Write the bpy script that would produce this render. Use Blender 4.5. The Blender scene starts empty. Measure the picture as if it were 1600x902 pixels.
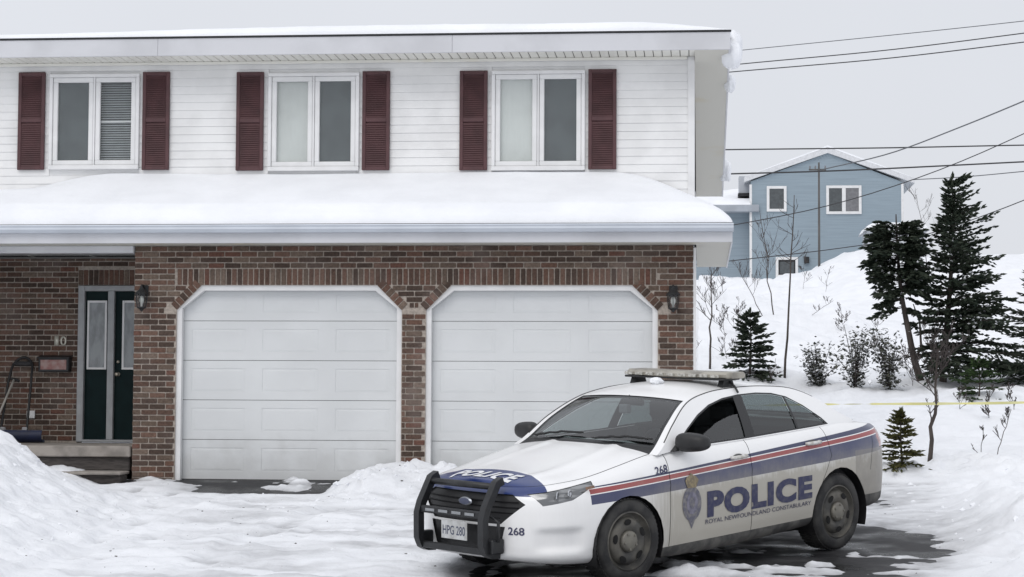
import bpy, bmesh, math, random
import numpy as np
from mathutils import Vector, Matrix
from mathutils.bvhtree import BVHTree
random.seed(7); RNG = np.random.default_rng(11)
SC = bpy.context.scene
COL = SC.collection

# ------------------------------------------------------------------ camera
IW, IH, FPX = 1600.0, 902.0, 3100.0
CAM_LOC = np.array([0.1, -23.3, 1.0])
_yaw, _pit, _rol = math.atan(295/FPX), math.atan(164/FPX), 0.005
_fw = np.array([-math.sin(_yaw)*math.cos(_pit), math.cos(_yaw)*math.cos(_pit), math.sin(_pit)])
_r0 = np.array([math.cos(_yaw), math.sin(_yaw), 0.0]); _u0 = np.cross(_r0, _fw)
_rt = _r0*math.cos(_rol) + _u0*math.sin(_rol); _up = _u0*math.cos(_rol) - _r0*math.sin(_rol)
def at(px, py, Y):
    """point of the photograph's pixel on the vertical plane y = Y"""
    r = _fw + _rt*(px-IW/2)/FPX - _up*(py-IH/2)/FPX
    return CAM_LOC + r*(Y-CAM_LOC[1])/r[1]
cd = bpy.data.cameras.new('camera'); cam = bpy.data.objects.new('camera', cd); COL.objects.link(cam)
cd.sensor_fit = 'HORIZONTAL'; cd.sensor_width = 36.0; cd.lens = FPX/IW*36.0
cd.clip_start = 0.1; cd.clip_end = 2000
cam.matrix_world = Matrix(((_rt[0], _up[0], -_fw[0], CAM_LOC[0]), (_rt[1], _up[1], -_fw[1], CAM_LOC[1]),
                           (_rt[2], _up[2], -_fw[2], CAM_LOC[2]), (0, 0, 0, 1)))
SC.camera = cam
# ------------------------------------------------------------------ overcast sky, soft sun, exposure
SUN_EL, SUN_AZ = math.radians(48), math.radians(200)     # high behind the camera, veiled by cloud
wd = bpy.data.worlds.new('World'); SC.world = wd; wd.use_nodes = True
wt = wd.node_tree; wt.nodes.clear()
wo = wt.nodes.new('ShaderNodeOutputWorld'); bgn = wt.nodes.new('ShaderNodeBackground')
sky = wt.nodes.new('ShaderNodeTexSky'); sky.sky_type = 'NISHITA'; sky.sun_disc = False
sky.sun_elevation = SUN_EL; sky.sun_rotation = SUN_AZ; sky.dust_density = 6; sky.air_density = 1.0
tcw = wt.nodes.new('ShaderNodeTexCoord'); sep = wt.nodes.new('ShaderNodeSeparateXYZ')
wt.links.new(tcw.outputs['Generated'], sep.inputs[0])
# cloud cover: an even grey deck that brightens slowly towards the zenith, with faint soft structure
nzw = wt.nodes.new('ShaderNodeTexNoise'); nzw.inputs['Scale'].default_value = 2.2; nzw.inputs['Detail'].default_value = 4
wt.links.new(tcw.outputs['Generated'], nzw.inputs['Vector'])
rmp = wt.nodes.new('ShaderNodeMapRange'); rmp.inputs[1].default_value = 0; rmp.inputs[2].default_value = 1
rmp.inputs[3].default_value = 7.55; rmp.inputs[4].default_value = 9.0
wt.links.new(sep.outputs['Z'], rmp.inputs[0])
nm = wt.nodes.new('ShaderNodeMapRange'); nm.inputs[1].default_value = 0.3; nm.inputs[2].default_value = 0.7; nm.inputs[3].default_value = 0.955; nm.inputs[4].default_value = 1.03
wt.links.new(nzw.outputs['Fac'], nm.inputs[0])
mul = wt.nodes.new('ShaderNodeMath'); mul.operation = 'MULTIPLY'
wt.links.new(rmp.outputs[0], mul.inputs[0]); wt.links.new(nm.outputs[0], mul.inputs[1])
vm = wt.nodes.new('ShaderNodeVectorMath'); vm.operation = 'SCALE'
vm.inputs[0].default_value = (0.962, 0.990, 1.055)
wt.links.new(mul.outputs[0], vm.inputs['Scale'])
mx = wt.nodes.new('ShaderNodeMix'); mx.data_type = 'RGBA'; mx.inputs[0].default_value = 0.94
wt.links.new(sky.outputs[0], mx.inputs[6]); wt.links.new(vm.outputs[0], mx.inputs[7])
wt.links.new(mx.outputs[2], bgn.inputs['Color']); bgn.inputs['Strength'].default_value = 0.1
wt.links.new(bgn.outputs[0], wo.inputs[0])
sl = bpy.data.lights.new('sun', 'SUN'); sl.energy = 0.9; sl.angle = math.radians(40); sl.color = (1.0, 0.975, 0.94)
so = bpy.data.objects.new('sun', sl); COL.objects.link(so)
so.rotation_euler = (math.radians(90)-SUN_EL, 0, math.radians(-20))
SC.view_settings.view_transform = 'Standard'; SC.view_settings.look = 'None'
SC.view_settings.exposure = 0.08; SC.view_settings.gamma = 1.0

# ------------------------------------------------------------------ helpers
def tag(o, label=None, cat=None, group=None, kind=None):
    if label: o['label'] = label
    if cat: o['category'] = cat
    if group: o['group'] = group
    if kind: o['kind'] = kind
    return o
def thing(name, label, cat, loc=(0, 0, 0), rz=0.0, group=None, parent=None):
    o = bpy.data.objects.new(name, None); COL.objects.link(o); o.empty_display_size = 0.1
    o.location = loc; o.rotation_euler = (0, 0, rz)
    if parent: o.parent = parent
    return tag(o, label, cat, group)
_M = {}
def mat(name, col, rough=0.6, metal=0.0, var=0.0, vscale=8.0, col2=None, bump=0.0, bscale=60.0, spec=0.5, stretch=(1, 1, 1), detail=4, lo=0.4, hi=0.62, coat=0.0):
    """procedural paint/stone/wood: base colour mixed with a second tone by noise, fine bump"""
    if name in _M: return _M[name]
    m = bpy.data.materials.new(name); m.use_nodes = True; nt = m.node_tree; b = nt.nodes['Principled BSDF']
    b.inputs['Roughness'].default_value = rough; b.inputs['Metallic'].default_value = metal
    b.inputs['Specular IOR Level'].default_value = spec
    if coat: b.inputs['Coat Weight'].default_value = coat; b.inputs['Coat Roughness'].default_value = 0.08
    tc = nt.nodes.new('ShaderNodeTexCoord'); mp = nt.nodes.new('ShaderNodeMapping'); mp.inputs['Scale'].default_value = stretch
    nt.links.new(tc.outputs['Object'], mp.inputs[0])
    if col2 is None: col2 = tuple(c*(1-var) for c in col)
    n = nt.nodes.new('ShaderNodeTexNoise'); n.inputs['Scale'].default_value = vscale; n.inputs['Detail'].default_value = detail
    nt.links.new(mp.outputs[0], n.inputs['Vector'])
    cr = nt.nodes.new('ShaderNodeMapRange'); cr.inputs[1].default_value = lo; cr.inputs[2].default_value = hi
    nt.links.new(n.outputs['Fac'], cr.inputs[0])
    mixn = nt.nodes.new('ShaderNodeMix'); mixn.data_type = 'RGBA'
    mixn.inputs[6].default_value = (*col, 1); mixn.inputs[7].default_value = (*col2, 1)
    nt.links.new(cr.outputs[0], mixn.inputs[0]); nt.links.new(mixn.outputs[2], b.inputs['Base Color'])
    if bump:
        n2 = nt.nodes.new('ShaderNodeTexNoise'); n2.inputs['Scale'].default_value = bscale; n2.inputs['Detail'].default_value = 5
        nt.links.new(mp.outputs[0], n2.inputs['Vector'])
        bp = nt.nodes.new('ShaderNodeBump'); bp.inputs['Strength'].default_value = bump; bp.inputs['Distance'].default_value = 0.02
        nt.links.new(n2.outputs['Fac'], bp.inputs['Height']); nt.links.new(bp.outputs[0], b.inputs['Normal'])
    _M[name] = m
    return m
class MB:
    """collects shapes into one mesh"""
    def __init__(s): s.v = []; s.f = []
    def add(s, vs, fs):
        o = len(s.v); s.v += [tuple(map(float, p)) for p in vs]; s.f += [tuple(i+o for i in f) for f in fs]; return s
    def box(s, x0, x1, y0, y1, z0, z1):
        return s.add([(x0,y0,z0),(x1,y0,z0),(x1,y1,z0),(x0,y1,z0),(x0,y0,z1),(x1,y0,z1),(x1,y1,z1),(x0,y1,z1)],
                     [(0,3,2,1),(4,5,6,7),(0,1,5,4),(1,2,6,5),(2,3,7,6),(3,0,4,7)])
    def cbox(s, x0, x1, y0, y1, z0, z1, c=0.005):
        """box with chamfered edges"""
        if x0 > x1: x0, x1 = x1, x0
        if y0 > y1: y0, y1 = y1, y0
        if z0 > z1: z0, z1 = z1, z0
        X = (x0, x1); Y = (y0, y1); Z = (z0, z1); vs = []; idx = {}
        for a in (0, 1):
            for b in (0, 1):
                for d in (0, 1):
                    sx, sy, sz = (c, -c)[a], (c, -c)[b], (c, -c)[d]
                    for k, p in enumerate(((X[a], Y[b]+sy, Z[d]+sz), (X[a]+sx, Y[b], Z[d]+sz), (X[a]+sx, Y[b]+sy, Z[d]))):
                        idx[a, b, d, k] = len(vs); vs.append(p)
        F = []
        for a in (0, 1):
            q = [idx[a, 0, 0, 0], idx[a, 1, 0, 0], idx[a, 1, 1, 0], idx[a, 0, 1, 0]]; F.append(q if a else q[::-1])
            q = [idx[0, a, 0, 1], idx[0, a, 1, 1], idx[1, a, 1, 1], idx[1, a, 0, 1]]; F.append(q if a else q[::-1])
            q = [idx[0, 0, a, 2], idx[1, 0, a, 2], idx[1, 1, a, 2], idx[0, 1, a, 2]]; F.append(q if a else q[::-1])
        for a in (0, 1):
            for b in (0, 1):
                F.append([idx[a, b, 0, 0], idx[a, b, 1, 0], idx[a, b, 1, 1], idx[a, b, 0, 1]])
                F.append([idx[a, 0, b, 0], idx[a, 1, b, 0], idx[a, 1, b, 2], idx[a, 0, b, 2]])
                F.append([idx[0, a, b, 1], idx[1, a, b, 1], idx[1, a, b, 2], idx[0, a, b, 2]])
        for a in (0, 1):
            for b in (0, 1):
                for d in (0, 1): F.append([idx[a, b, d, 0], idx[a, b, d, 1], idx[a, b, d, 2]])
        return s.add(vs, F)
    def prism(s, poly, axis, a0, a1):
        """polygon in the two other axes extruded along axis"""
        def P(p, a): return (a, p[0], p[1]) if axis == 'x' else (p[0], a, p[1]) if axis == 'y' else (p[0], p[1], a)
        n = len(poly); vs = [P(p, a0) for p in poly] + [P(p, a1) for p in poly]
        fs = [tuple(range(n))[::-1], tuple(range(n, 2*n))] + [(i, (i+1) % n, n+(i+1) % n, n+i) for i in range(n)]
        return s.add(vs, fs)
    def tube(s, pts, rad, n=8, cap=True):
        pts = [Vector(p) for p in pts]; m = len(pts)
        if not hasattr(rad, '__len__'): rad = [rad]*m
        vs = []; fs = []; ref = None
        for i, p in enumerate(pts):
            d = (pts[min(i+1, m-1)]-pts[max(i-1, 0)])
            d = d.normalized() if d.length > 1e-9 else Vector((0, 0, 1))
            if ref is None:
                ref = Vector((0, 0, 1)) if abs(d.z) < 0.9 else Vector((1, 0, 0))
                a = d.cross(ref).normalized()
            else:
                a = (a - d*a.dot(d)).normalized()
            b = d.cross(a)
            for k in range(n):
                t = 2*math.pi*k/n; vs.append(p + (a*math.cos(t)+b*math.sin(t))*rad[i])
        for i in range(m-1):
            for k in range(n): fs.append((i*n+k, i*n+(k+1) % n, (i+1)*n+(k+1) % n, (i+1)*n+k))
        if cap: fs += [tuple(range(n))[::-1], tuple(range((m-1)*n, m*n))]
        return s.add(vs, fs)
    def lathe(s, prof, axis='z', c=(0, 0, 0), n=24):
        """profile of (radius, height) turned about an axis through c"""
        vs = []; fs = []; m = len(prof)
        for r, h in prof:
            for k in range(n):
                t = 2*math.pi*k/n; u, w = r*math.cos(t), r*math.sin(t)
                vs.append((c[0]+u, c[1]+w, c[2]+h) if axis == 'z' else (c[0]+u, c[1]+h, c[2]+w) if axis == 'y' else (c[0]+h, c[1]+u, c[2]+w))
        for i in range(m-1):
            for k in range(n): fs.append((i*n+k, i*n+(k+1) % n, (i+1)*n+(k+1) % n, (i+1)*n+k))
        return s.add(vs, fs)
    def grid(s, P):
        """P: array (n, m, 3)"""
        n, m = P.shape[:2]; o = len(s.v); s.v += [tuple(p) for p in P.reshape(-1, 3)]
        for i in range(n-1):
            for j in range(m-1): s.f.append((o+i*m+j, o+(i+1)*m+j, o+(i+1)*m+j+1, o+i*m+j+1))
        return s
    def build(s, name, m, parent=None, smooth=False, fix=True, kind=None, angle=None):
        me = bpy.data.meshes.new(name); me.from_pydata(s.v, [], s.f)
        if fix:
            bm = bmesh.new(); bm.from_mesh(me); bmesh.ops.recalc_face_normals(bm, faces=bm.faces); bm.to_mesh(me); bm.free()
        if smooth:
            me.polygons.foreach_set('use_smooth', [True]*len(me.polygons))
            if angle: me.set_sharp_from_angle(angle=math.radians(angle))
        if m is not None: me.materials.append(m)
        o = bpy.data.objects.new(name, me); COL.objects.link(o)
        if parent: o.parent = parent
        if kind: o['kind'] = kind
        return o
def copy_tree(o, parent=None):
    c = o.copy(); COL.objects.link(c)
    if parent: c.parent = parent
    for ch in list(o.children): copy_tree(ch, c)
    return c
def _hash(ix, iy, seed):
    h = (ix.astype(np.int64)*374761393 + iy.astype(np.int64)*668265263 + seed*1442695041) & 0x7fffffff
    h = ((h ^ (h >> 13))*1274126177) & 0x7fffffff
    return ((h ^ (h >> 16)) & 0xffff)/65535.0
def vnoise(x, y, seed=0):
    x = np.asarray(x, float); y = np.asarray(y, float)
    ix = np.floor(x); iy = np.floor(y); fx = x-ix; fy = y-iy
    fx = fx*fx*fx*(fx*(fx*6-15)+10); fy = fy*fy*fy*(fy*(fy*6-15)+10)
    a = _hash(ix, iy, seed); b = _hash(ix+1, iy, seed); c = _hash(ix, iy+1, seed); d = _hash(ix+1, iy+1, seed)
    return (a*(1-fx)+b*fx)*(1-fy) + (c*(1-fx)+d*fx)*fy - 0.5
def fbm(x, y, oct=4, seed=0):
    v = 0; a = 1.0; ca, sa = math.cos(0.6), math.sin(0.6)
    for k in range(oct):
        v = v + a*vnoise(x, y, seed+k); x, y = (x*ca-y*sa)*2.03+3.1, (x*sa+y*ca)*2.03+1.7; a *= 0.5
    return v
def sstep(a, b, x):
    t = np.clip((np.asarray(x, float)-a)/(b-a), 0, 1); return t*t*(3-2*t)

# ------------------------------------------------------------------ materials of the place
def snow_material(name='snow', dirt=False):
    m = bpy.data.materials.new(name); m.use_nodes = True; nt = m.node_tree; b = nt.nodes['Principled BSDF']
    b.inputs['Roughness'].default_value = 0.75; b.inputs['Specular IOR Level'].default_value = 0.25
    tc = nt.nodes.new('ShaderNodeTexCoord')
    base = (0.875, 0.89, 0.92, 1)
    n0 = nt.nodes.new('ShaderNodeTexNoise'); n0.inputs['Scale'].default_value = 1.6; n0.inputs['Detail'].default_value = 6
    nt.links.new(tc.outputs['Object'], n0.inputs['Vector'])
    c0 = nt.nodes.new('ShaderNodeMix'); c0.data_type = 'RGBA'; c0.inputs[6].default_value = (0.82, 0.835, 0.865, 1); c0.inputs[7].default_value = base
    r0 = nt.nodes.new('ShaderNodeMapRange'); r0.inputs[1].default_value = 0.35; r0.inputs[2].default_value = 0.6
    nt.links.new(n0.outputs['Fac'], r0.inputs[0]); nt.links.new(r0.outputs[0], c0.inputs[0])
    out = c0.outputs[2]
    if dirt:   # thin trodden snow is greyer: driven by the snow's depth, stored on the mesh
        at_ = nt.nodes.new('ShaderNodeAttribute'); at_.attribute_name = 'slush'
        n1 = nt.nodes.new('ShaderNodeTexNoise'); n1.inputs['Scale'].default_value = 5.0; n1.inputs['Detail'].default_value = 8
        nt.links.new(tc.outputs['Object'], n1.inputs['Vector'])
        r1 = nt.nodes.new('ShaderNodeMapRange'); r1.inputs[1].default_value = 0.3; r1.inputs[2].default_value = 0.75; r1.inputs[3].default_value = 0.35; r1.inputs[4].default_value = 1.0
        nt.links.new(n1.outputs['Fac'], r1.inputs[0])
        mm = nt.nodes.new('ShaderNodeMath'); mm.operation = 'MULTIPLY'
        nt.links.new(at_.outputs['Fac'], mm.inputs[0]); nt.links.new(r1.outputs[0], mm.inputs[1])
        c1 = nt.nodes.new('ShaderNodeMix'); c1.data_type = 'RGBA'; c1.inputs[7].default_value = (0.27, 0.27, 0.28, 1)
        nt.links.new(out, c1.inputs[6]); nt.links.new(mm.outputs[0], c1.inputs[0]); out = c1.outputs[2]
        vg = nt.nodes.new('ShaderNodeTexNoise'); vg.inputs['Scale'].default_value = 38; vg.inputs['Detail'].default_value = 3
        nt.links.new(tc.outputs['Object'], vg.inputs['Vector'])
        gm = nt.nodes.new('ShaderNodeMapRange'); gm.inputs[1].default_value = 0.70; gm.inputs[2].default_value = 0.78; gm.inputs[3].default_value = 0.0; gm.inputs[4].default_value = 0.8
        nt.links.new(vg.outputs['Fac'], gm.inputs[0])
        gt = nt.nodes.new('ShaderNodeAttribute'); gt.attribute_name = 'grit'; gm2 = nt.nodes.new('ShaderNodeMath'); gm2.operation = 'MULTIPLY'
        nt.links.new(gm.outputs[0], gm2.inputs[0]); nt.links.new(gt.outputs['Fac'], gm2.inputs[1])
        c2 = nt.nodes.new('ShaderNodeMix'); c2.data_type = 'RGBA'; c2.inputs[7].default_value = (0.10, 0.09, 0.08, 1)
        nt.links.new(gm2.outputs[0], c2.inputs[0]); nt.links.new(out, c2.inputs[6]); out = c2.outputs[2]
        rr = nt.nodes.new('ShaderNodeMapRange'); rr.inputs[3].default_value = 0.75; rr.inputs[4].default_value = 0.32
        nt.links.new(mm.outputs[0], rr.inputs[0]); nt.links.new(rr.outputs[0], b.inputs['Roughness'])
    nt.links.new(out, b.inputs['Base Color'])
    n2 = nt.nodes.new('ShaderNodeTexNoise'); n2.inputs['Scale'].default_value = 16 if dirt else 7; n2.inputs['Detail'].default_value = 10; n2.inputs['Roughness'].default_value = 0.72
    nt.links.new(tc.outputs['Object'], n2.inputs['Vector'])
    bp = nt.nodes.new('ShaderNodeBump'); bp.inputs['Strength'].default_value = 0.5 if dirt else 0.3; bp.inputs['Distance'].default_value = 0.045
    nt.links.new(n2.outputs['Fac'], bp.inputs['Height']); nt.links.new(bp.outputs[0], b.inputs['Normal'])
    return m
SNOW = snow_material('snow'); SNOW_GROUND = snow_material('ground_snow', True)
def brick_material():
    m = bpy.data.materials.new('brick'); m.use_nodes = True; nt = m.node_tree; b = nt.nodes['Principled BSDF']
    b.inputs['Roughness'].default_value = 0.88; b.inputs['Specular IOR Level'].default_value = 0.25
    oi = nt.nodes.new('ShaderNodeObjectInfo'); ge = nt.nodes.new('ShaderNodeNewGeometry')
    a = nt.nodes.new('ShaderNodeMath'); a.operation = 'ADD'
    nt.links.new(oi.outputs['Random'], a.inputs[0]); nt.links.new(ge.outputs['Random Per Island'], a.inputs[1])
    fr = nt.nodes.new('ShaderNodeMath'); fr.operation = 'FRACT'; nt.links.new(a.outputs[0], fr.inputs[0])
    ramp = nt.nodes.new('ShaderNodeValToRGB'); ramp.color_ramp.interpolation = 'CONSTANT'
    cols = [(0.0, (0.062, 0.043, 0.034)), (0.16, (0.092, 0.057, 0.044)), (0.34, (0.122, 0.070, 0.052)), (0.5, (0.110, 0.080, 0.062)),
            (0.66, (0.138, 0.085, 0.065)), (0.80, (0.076, 0.053, 0.043)), (0.90, (0.150, 0.112, 0.088)), (0.96, (0.120, 0.060, 0.045))]
    el = ramp.color_ramp.elements
    while len(el) < len(cols): el.new(0.5)
    for e, (p, c) in zip(el, cols): e.position = p; e.color = (*c, 1)
    nt.links.new(fr.outputs[0], ramp.inputs[0])
    tc = nt.nodes.new('ShaderNodeTexCoord'); n = nt.nodes.new('ShaderNodeTexNoise'); n.inputs['Scale'].default_value = 45; n.inputs['Detail'].default_value = 6
    geo = ge.outputs['Position']; nt.links.new(geo, n.inputs['Vector'])
    mr = nt.nodes.new('ShaderNodeMapRange'); mr.inputs[1].default_value = 0.3; mr.inputs[2].default_value = 0.7; mr.inputs[3].default_value = 0.7; mr.inputs[4].default_value = 1.35
    nt.links.new(n.outputs['Fac'], mr.inputs[0])
    sc = nt.nodes.new('ShaderNodeVectorMath'); sc.operation = 'SCALE'
    nt.links.new(ramp.outputs[0], sc.inputs[0]); nt.links.new(mr.outputs[0], sc.inputs['Scale'])
    # lime bloom and splashed salt dirt in patches
    n3 = nt.nodes.new('ShaderNodeTexNoise'); n3.inputs['Scale'].default_value = 1.7; n3.inputs['Detail'].default_value = 5
    nt.links.new(geo, n3.inputs['Vector'])
    m3 = nt.nodes.new('ShaderNodeMapRange'); m3.inputs[1].default_value = 0.52; m3.inputs[2].default_value = 0.75; m3.inputs[3].default_value = 0.0; m3.inputs[4].default_value = 0.35
    nt.links.new(n3.outputs['Fac'], m3.inputs[0])
    mx_ = nt.nodes.new('ShaderNodeMix'); mx_.data_type = 'RGBA'; mx_.inputs[7].default_value = (0.26, 0.21, 0.19, 1)
    nt.links.new(m3.outputs[0], mx_.inputs[0]); nt.links.new(sc.outputs[0], mx_.inputs[6])
    nt.links.new(mx_.outputs[2], b.inputs['Base Color'])
    bp = nt.nodes.new('ShaderNodeBump'); bp.inputs['Strength'].default_value = 0.5; bp.inputs['Distance'].default_value = 0.004
    nt.links.new(n.outputs['Fac'], bp.inputs['Height']); nt.links.new(bp.outputs[0], b.inputs['Normal'])
    return m
BRICK = brick_material()
MORTAR = mat('mortar', (0.43, 0.375, 0.325), 0.95, var=0.30, vscale=30, bump=0.4, bscale=150)
VINYL = mat('white_vinyl', (0.80, 0.80, 0.795), 0.42, var=0.10, vscale=2.5, spec=0.4)
TRIM = mat('white_trim', (0.76, 0.76, 0.76), 0.4, var=0.08, vscale=4, spec=0.4)
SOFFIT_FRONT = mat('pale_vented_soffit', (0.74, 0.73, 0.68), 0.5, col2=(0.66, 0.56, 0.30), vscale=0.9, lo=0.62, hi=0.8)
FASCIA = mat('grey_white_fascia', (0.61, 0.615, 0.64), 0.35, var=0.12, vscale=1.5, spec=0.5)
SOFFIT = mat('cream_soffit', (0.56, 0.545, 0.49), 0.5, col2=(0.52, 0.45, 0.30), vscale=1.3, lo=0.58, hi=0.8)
def garage_paint():
    m = mat('garage_door_paint', (0.68, 0.695, 0.70), 0.4, var=0.06, vscale=1.3, spec=0.35); nt = m.node_tree; b = nt.nodes['Principled BSDF']
    src = b.inputs['Base Color'].links[0].from_socket
    ge = nt.nodes.new('ShaderNodeNewGeometry'); sp = nt.nodes.new('ShaderNodeSeparateXYZ'); nt.links.new(ge.outputs['Position'], sp.inputs[0])
    n = nt.nodes.new('ShaderNodeTexNoise'); n.inputs['Scale'].default_value = 5; n.inputs['Detail'].default_value = 8; nt.links.new(ge.outputs['Position'], n.inputs['Vector'])
    # salt and meltwater splashed up from the drive
    a = nt.nodes.new('ShaderNodeMath'); a.operation = 'MULTIPLY_ADD'; a.inputs[1].default_value = -0.9; nt.links.new(n.outputs['Fac'], a.inputs[0]); nt.links.new(sp.outputs['Z'], a.inputs[2])
    r = nt.nodes.new('ShaderNodeMapRange'); r.interpolation_type = 'SMOOTHSTEP'; r.inputs[1].default_value = 0.10; r.inputs[2].default_value = -0.50; r.inputs[3].default_value = 0.0; r.inputs[4].default_value = 0.30
    nt.links.new(a.outputs[0], r.inputs[0])
    mx_ = nt.nodes.new('ShaderNodeMix'); mx_.data_type = 'RGBA'; mx_.inputs[7].default_value = (0.34, 0.335, 0.32, 1)
    nt.links.new(r.outputs[0], mx_.inputs[0]); nt.links.new(src, mx_.inputs[6]); nt.links.new(mx_.outputs[2], b.inputs['Base Color'])
    return m
GARAGE = garage_paint()
SHUTTER = mat('burgundy_plastic', (0.086, 0.036, 0.039), 0.6, var=0.25, vscale=5, bump=0.1, bscale=120)
GREEN = mat('dark_green_door', (0.004, 0.015, 0.016), 0.5, var=0.2, vscale=6, spec=0.12)
CONCRETE = mat('porch_concrete', (0.33, 0.30, 0.27), 0.9, var=0.35, vscale=5, bump=0.3, bscale=80)
ROOFING = mat('roof_shingle', (0.06, 0.06, 0.065), 0.9, var=0.4, vscale=20, bump=0.5, bscale=60)
DARKMETAL = mat('dark_metal', (0.025, 0.026, 0.028), 0.45, 0.3, var=0.3, vscale=12)
BLACK = mat('black_plastic', (0.015, 0.015, 0.016), 0.5, var=0.3, vscale=15, bump=0.1, bscale=200)
ASPHALT = None
def glass(name, tint=(0.5, 0.55, 0.55), refl=1.0, rough=0.02, ior=1.45):
    if name in _M: return _M[name]
    m = bpy.data.materials.new(name); m.use_nodes = True; nt = m.node_tree; nt.nodes.clear()
    o = nt.nodes.new('ShaderNodeOutputMaterial'); tr = nt.nodes.new('ShaderNodeBsdfTransparent'); tr.inputs[0].default_value = (*tint, 1)
    gl = nt.nodes.new('ShaderNodeBsdfGlossy'); gl.inputs['Roughness'].default_value = rough; gl.inputs[0].default_value = (refl, refl, refl, 1)
    fr = nt.nodes.new('ShaderNodeFresnel'); gb = nt.nodes.new('ShaderNodeNewGeometry'); io = nt.nodes.new('ShaderNodeMix')
    io.inputs[2].default_value = ior; io.inputs[3].default_value = 1/ior      # thin pane: same reflection from either face
    nt.links.new(gb.outputs['Backfacing'], io.inputs[0]); nt.links.new(io.outputs[0], fr.inputs[0])
    n = nt.nodes.new('ShaderNodeTexNoise'); n.inputs['Scale'].default_value = 3; bp = nt.nodes.new('ShaderNodeBump'); bp.inputs['Strength'].default_value = 0.02
    nt.links.new(n.outputs['Fac'], bp.inputs['Height']); nt.links.new(bp.outputs[0], gl.inputs['Normal'])
    mx_ = nt.nodes.new('ShaderNodeMixShader'); nt.links.new(fr.outputs[0], mx_.inputs[0]); nt.links.new(tr.outputs[0], mx_.inputs[1]); nt.links.new(gl.outputs[0], mx_.inputs[2])
    nt.links.new(mx_.outputs[0], o.inputs[0]); _M[name] = m
    return m
WINGLASS = glass('window_glass', (0.94, 0.95, 0.95))
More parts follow.
